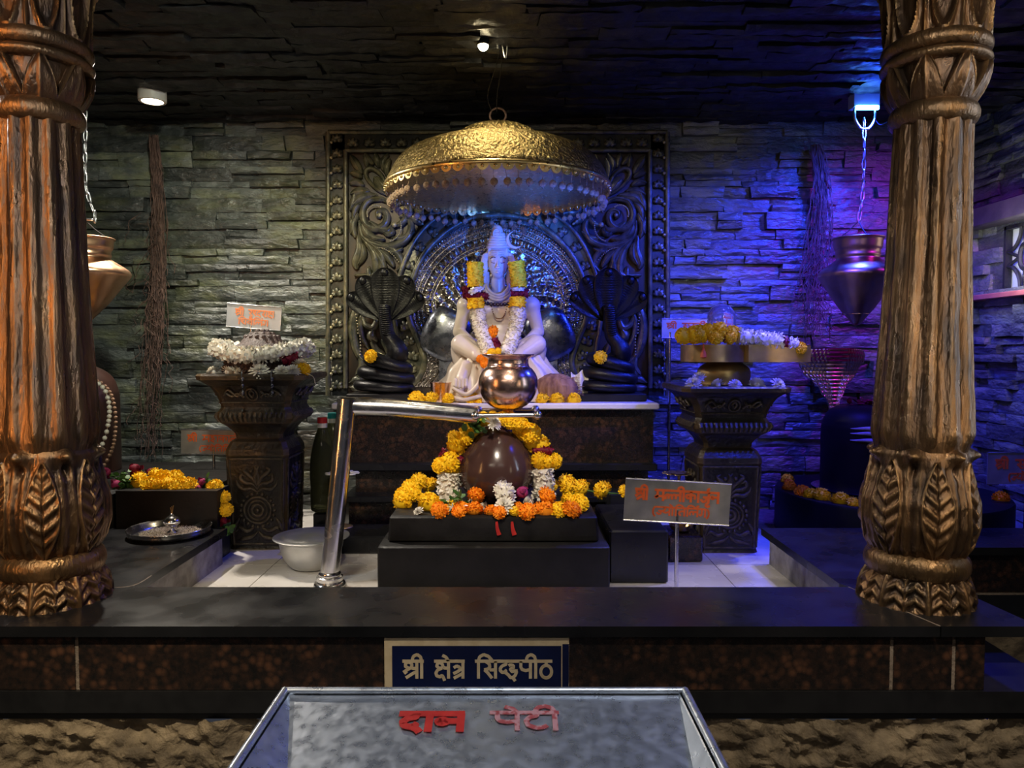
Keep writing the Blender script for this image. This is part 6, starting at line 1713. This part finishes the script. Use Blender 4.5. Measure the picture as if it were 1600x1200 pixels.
sign('steel name sign with orange lettering on a post right of the black base', [(975, 747), (1140, 756), (1142, 821), (974, 812)], 3.18,
     [(SHRI + [' ', 'ma', 'half_la', 'la', 'ii', 'ka', 'aa', 'ja', 'u', 'reph', 'na'], .10, .50, .26, .80, .22), (JYOTIRLING, .265, .155, .20, .56, .21)], M['sign_metal'], M['sign_red'], (1057, ZM + .002))
sign('small dark name sign with red lettering beside the foot of the left pedestal', [(288, 671), (392, 673), (392, 709), (283, 709)], 4.40,
     [(SHRI + [' ', 'ma', 'ha', 'aa', 'ka', 'aa', 'la', 'e', 'half_sha', 'va', 'ra'], .10, .50, .27, 1.0, .18), (JYOTIRLING, .27, .12, .22, .62, .18)], M['sign_metal'], M['sign_red'], (333, .184))
sign('grey name sign with worn orange lettering above the left pedestal', [(358, 474), (443, 481), (438, 512), (353, 510)], 4.62,
     [(SHRI + [' ', 'ra', 'u', 'half_sha', 'da', 'ra', 'aa', 'ksha'], .16, .52, .27, .72, .20), (['i', 'sha', 'va', 'i', 'la', 'dot', 'ga'], .22, .14, .25, .56, .20)], M['sign_grey'], M['sign_worn'], (391, .184))
sign('blue-lit name sign with red lettering left of the crystal dome', [(1032, 498), (1112, 498), (1112, 528), (1034, 528)], 4.60,
     [(SHRI + [' ', 'half_sa', 'pha', 'tta', 'ii', 'ka'], .10, .48, .28, .95, .24), (['i', 'sha', 'va', 'i', 'la', 'dot', 'ga'], .38, .08, .26, .60, .24)], M['sign_grey'], M['sign_red'], (1047, ZM + .002))
sign('dark name sign with red lettering cut off by the right edge of the picture', [(1537, 707), (1668, 707), (1672, 757), (1542, 757)], 4.0,
     [(SHRI + [' ', 'sa', 'o', 'ma', 'na', 'aa', 'tha'], .10, .48, .28, .80, .22), (JYOTIRLING, .25, .12, .22, .55, .22)], M['sign_metal'], M['sign_red'], (1605, ZM + .002))

# blue name plaque on the kerb
c0, c1 = P(600, 996, 2.372), P(889, 1096, 2.372)
W, H = c1.x - c0.x, c0.z - c1.z
t = thing('name_plaque', 'navy blue tile plaque with cream lettering and cream border on the platform front', 'plaque', (c0.x, 2.384, c1.z))
mb = MB(); mb.b2(0, W, -.012, 0, 0, H, bev=.002); mb.obj('border', M['cream'], t)
mb = MB(); mb.b2(.0265, W - .026, -.0145, -.011, .001, H - .028); mb.b2(W - .022, W - .001, -.0145, -.011, .001, H - .022); nt_ = mb.obj('navy_tile', M['blue_plate'], t)
st, w_ = word_strokes(SHRI + [' ', 'ksha', 'e', 'tra', ' ', 'i', 'sa', 'ddha', 'pa', 'ii', 'ttha'])
s = .058; k = (P(868, 0, 2.36).x - P(623, 0, 2.36).x) / (w_ * s)
zb = P(0, 1062, 2.36).z - c1.z
letter_mesh([[(x * k, y) for x, y in q] for q in st], .17, .002, s, (P(623, 0, 2.36).x - c0.x, zb)).obj('lettering', M['cream'], nt_, loc=(0, -.0146, 0), smooth=0)

# ------------------------------------------------------------------ steel donation box
RZ_ = .30
bl_, br_ = P(445, 1080, 1.29), P(1070, 1080, 1.29)
RZ_ = bl_.z
X0, X1, Y1, Y0 = bl_.x, br_.x, 1.29, .66
t = thing('donation_box', 'steel donation box with a sloping hopper top and red lettering in the foreground', 'donation box', ((X0 + X1) / 2, .98, ZF))
def W_(x, y, z): return Vector((x, y, z)) - t.location
fl = .012
A0, A1 = P(461, 1084, 1.283), P(1060, 1084, 1.283)
B0, B1 = W_(-.295, .92, RZ_ - .075), W_(.262, .92, RZ_ - .075)
a0, a1 = W_(A0.x, 1.283, RZ_ - .004), W_(A1.x, 1.283, RZ_ - .004)
mb = MB(); mb.grid(24, 16, lambda u, v: a0.lerp(a1, u).lerp(B0.lerp(B1, u), v) + Vector((0, 0, .0022 * noise.noise((u * 3, v * 3, 1)))))
bp = mb.obj('back_panel', M['steel_sheet'], t, smooth=60)
for sg, a, b_, X in ((-1, a0, B0, X0), (1, a1, B1, X1)):
    mb = MB(); o1 = W_(X + sg * .0, 1.288, RZ_); o2 = W_(X - sg * .008 - (.0 if sg < 0 else 0), Y0, RZ_)
    c = W_(b_.x + t.location.x, Y0 + .05, RZ_ - .14)
    mb.add([o1 + Vector((-sg * .010, 0, -.002)), W_(X - sg * .010, Y0, RZ_ - .002), c, b_, a], [(0, 1, 2, 3, 4)] if sg > 0 else [(4, 3, 2, 1, 0)])
    mb.obj('side_panel', M['steel_sheet'], t, smooth=0)
    mb = MB(); mb.tube([W_(X, Y1, RZ_ + .001), W_(X, Y0, RZ_ + .001)], .0075, 8); mb.obj('rim', M['steel_sheet'], t, smooth=60)
mb = MB(); mb.tube([W_(X0, Y1, RZ_ + .001), W_(X1, Y1, RZ_ + .001)], .0065, 8); mb.obj('rim', M['steel_sheet'], t, smooth=60)
mb = MB(); mb.b2(X0 - t.location.x, X1 - t.location.x, Y1 - .004 - t.location.y, Y1 + .002 - t.location.y, .0, RZ_ - ZF)
mb.b2(X0 - t.location.x, X0 + .003 - t.location.x, Y0 - t.location.y, Y1 - t.location.y, 0, RZ_ - ZF); mb.b2(X1 - .003 - t.location.x, X1 - t.location.x, Y0 - t.location.y, Y1 - t.location.y, 0, RZ_ - ZF)
mb.b2(X0 - t.location.x, X1 - t.location.x, Y0 - t.location.y, Y0 + .003 - t.location.y, 0, RZ_ - ZF - .16)
mb.add([B0, B1, W_(B1.x + t.location.x, Y0 + .05, RZ_ - .14), W_(B0.x + t.location.x, Y0 + .05, RZ_ - .14)], [(0, 1, 2, 3)])
mb.obj('box_body', M['steel_sheet'], t, smooth=20)
# lettering on the sloping panel
nrm = (a1 - a0).cross(B0 - a0).normalized()
if nrm.z < 0: nrm = -nrm
dn = (B0 - a0); dn = (dn - (a1 - a0).normalized() * dn.dot((a1 - a0).normalized())).normalized(); up_ = -dn; xx = up_.cross(nrm).normalized()
R = Matrix((xx, -nrm, up_)).transposed()
def onpanel(px, py):
    ro = Vector((0, 0, CAMZ)) - t.location; rd = P(px, py, 1.0) - Vector((0, 0, CAMZ)); k = (a0 - ro).dot(nrm) / rd.dot(nrm); return ro + rd * k
for tok, x0, y0, x1, y1, m_, nm in ((['da', 'aa', 'na'], 622, 1146, 728, 1118, M['red_paint'], 'lettering'), (['pa', 'e', 'tta', 'ii'], 768, 1144, 880, 1116, M['red_faded'], 'faded_lettering')):
    p0 = onpanel(x0, y0); p1 = onpanel(x1, y0); p2 = onpanel(x0, y1)
    st, w_ = word_strokes(tok); s = (p2 - p0).length; k = (p1 - p0).length / (w_ * s)
    o = letter_mesh([[(x * k, y) for x, y in q] for q in st], .30 if nm == 'lettering' else .20, .0012, s).obj(nm, m_, bp, loc=p0 + nrm * .0025, smooth=0)
    o.rotation_euler = R.to_euler()
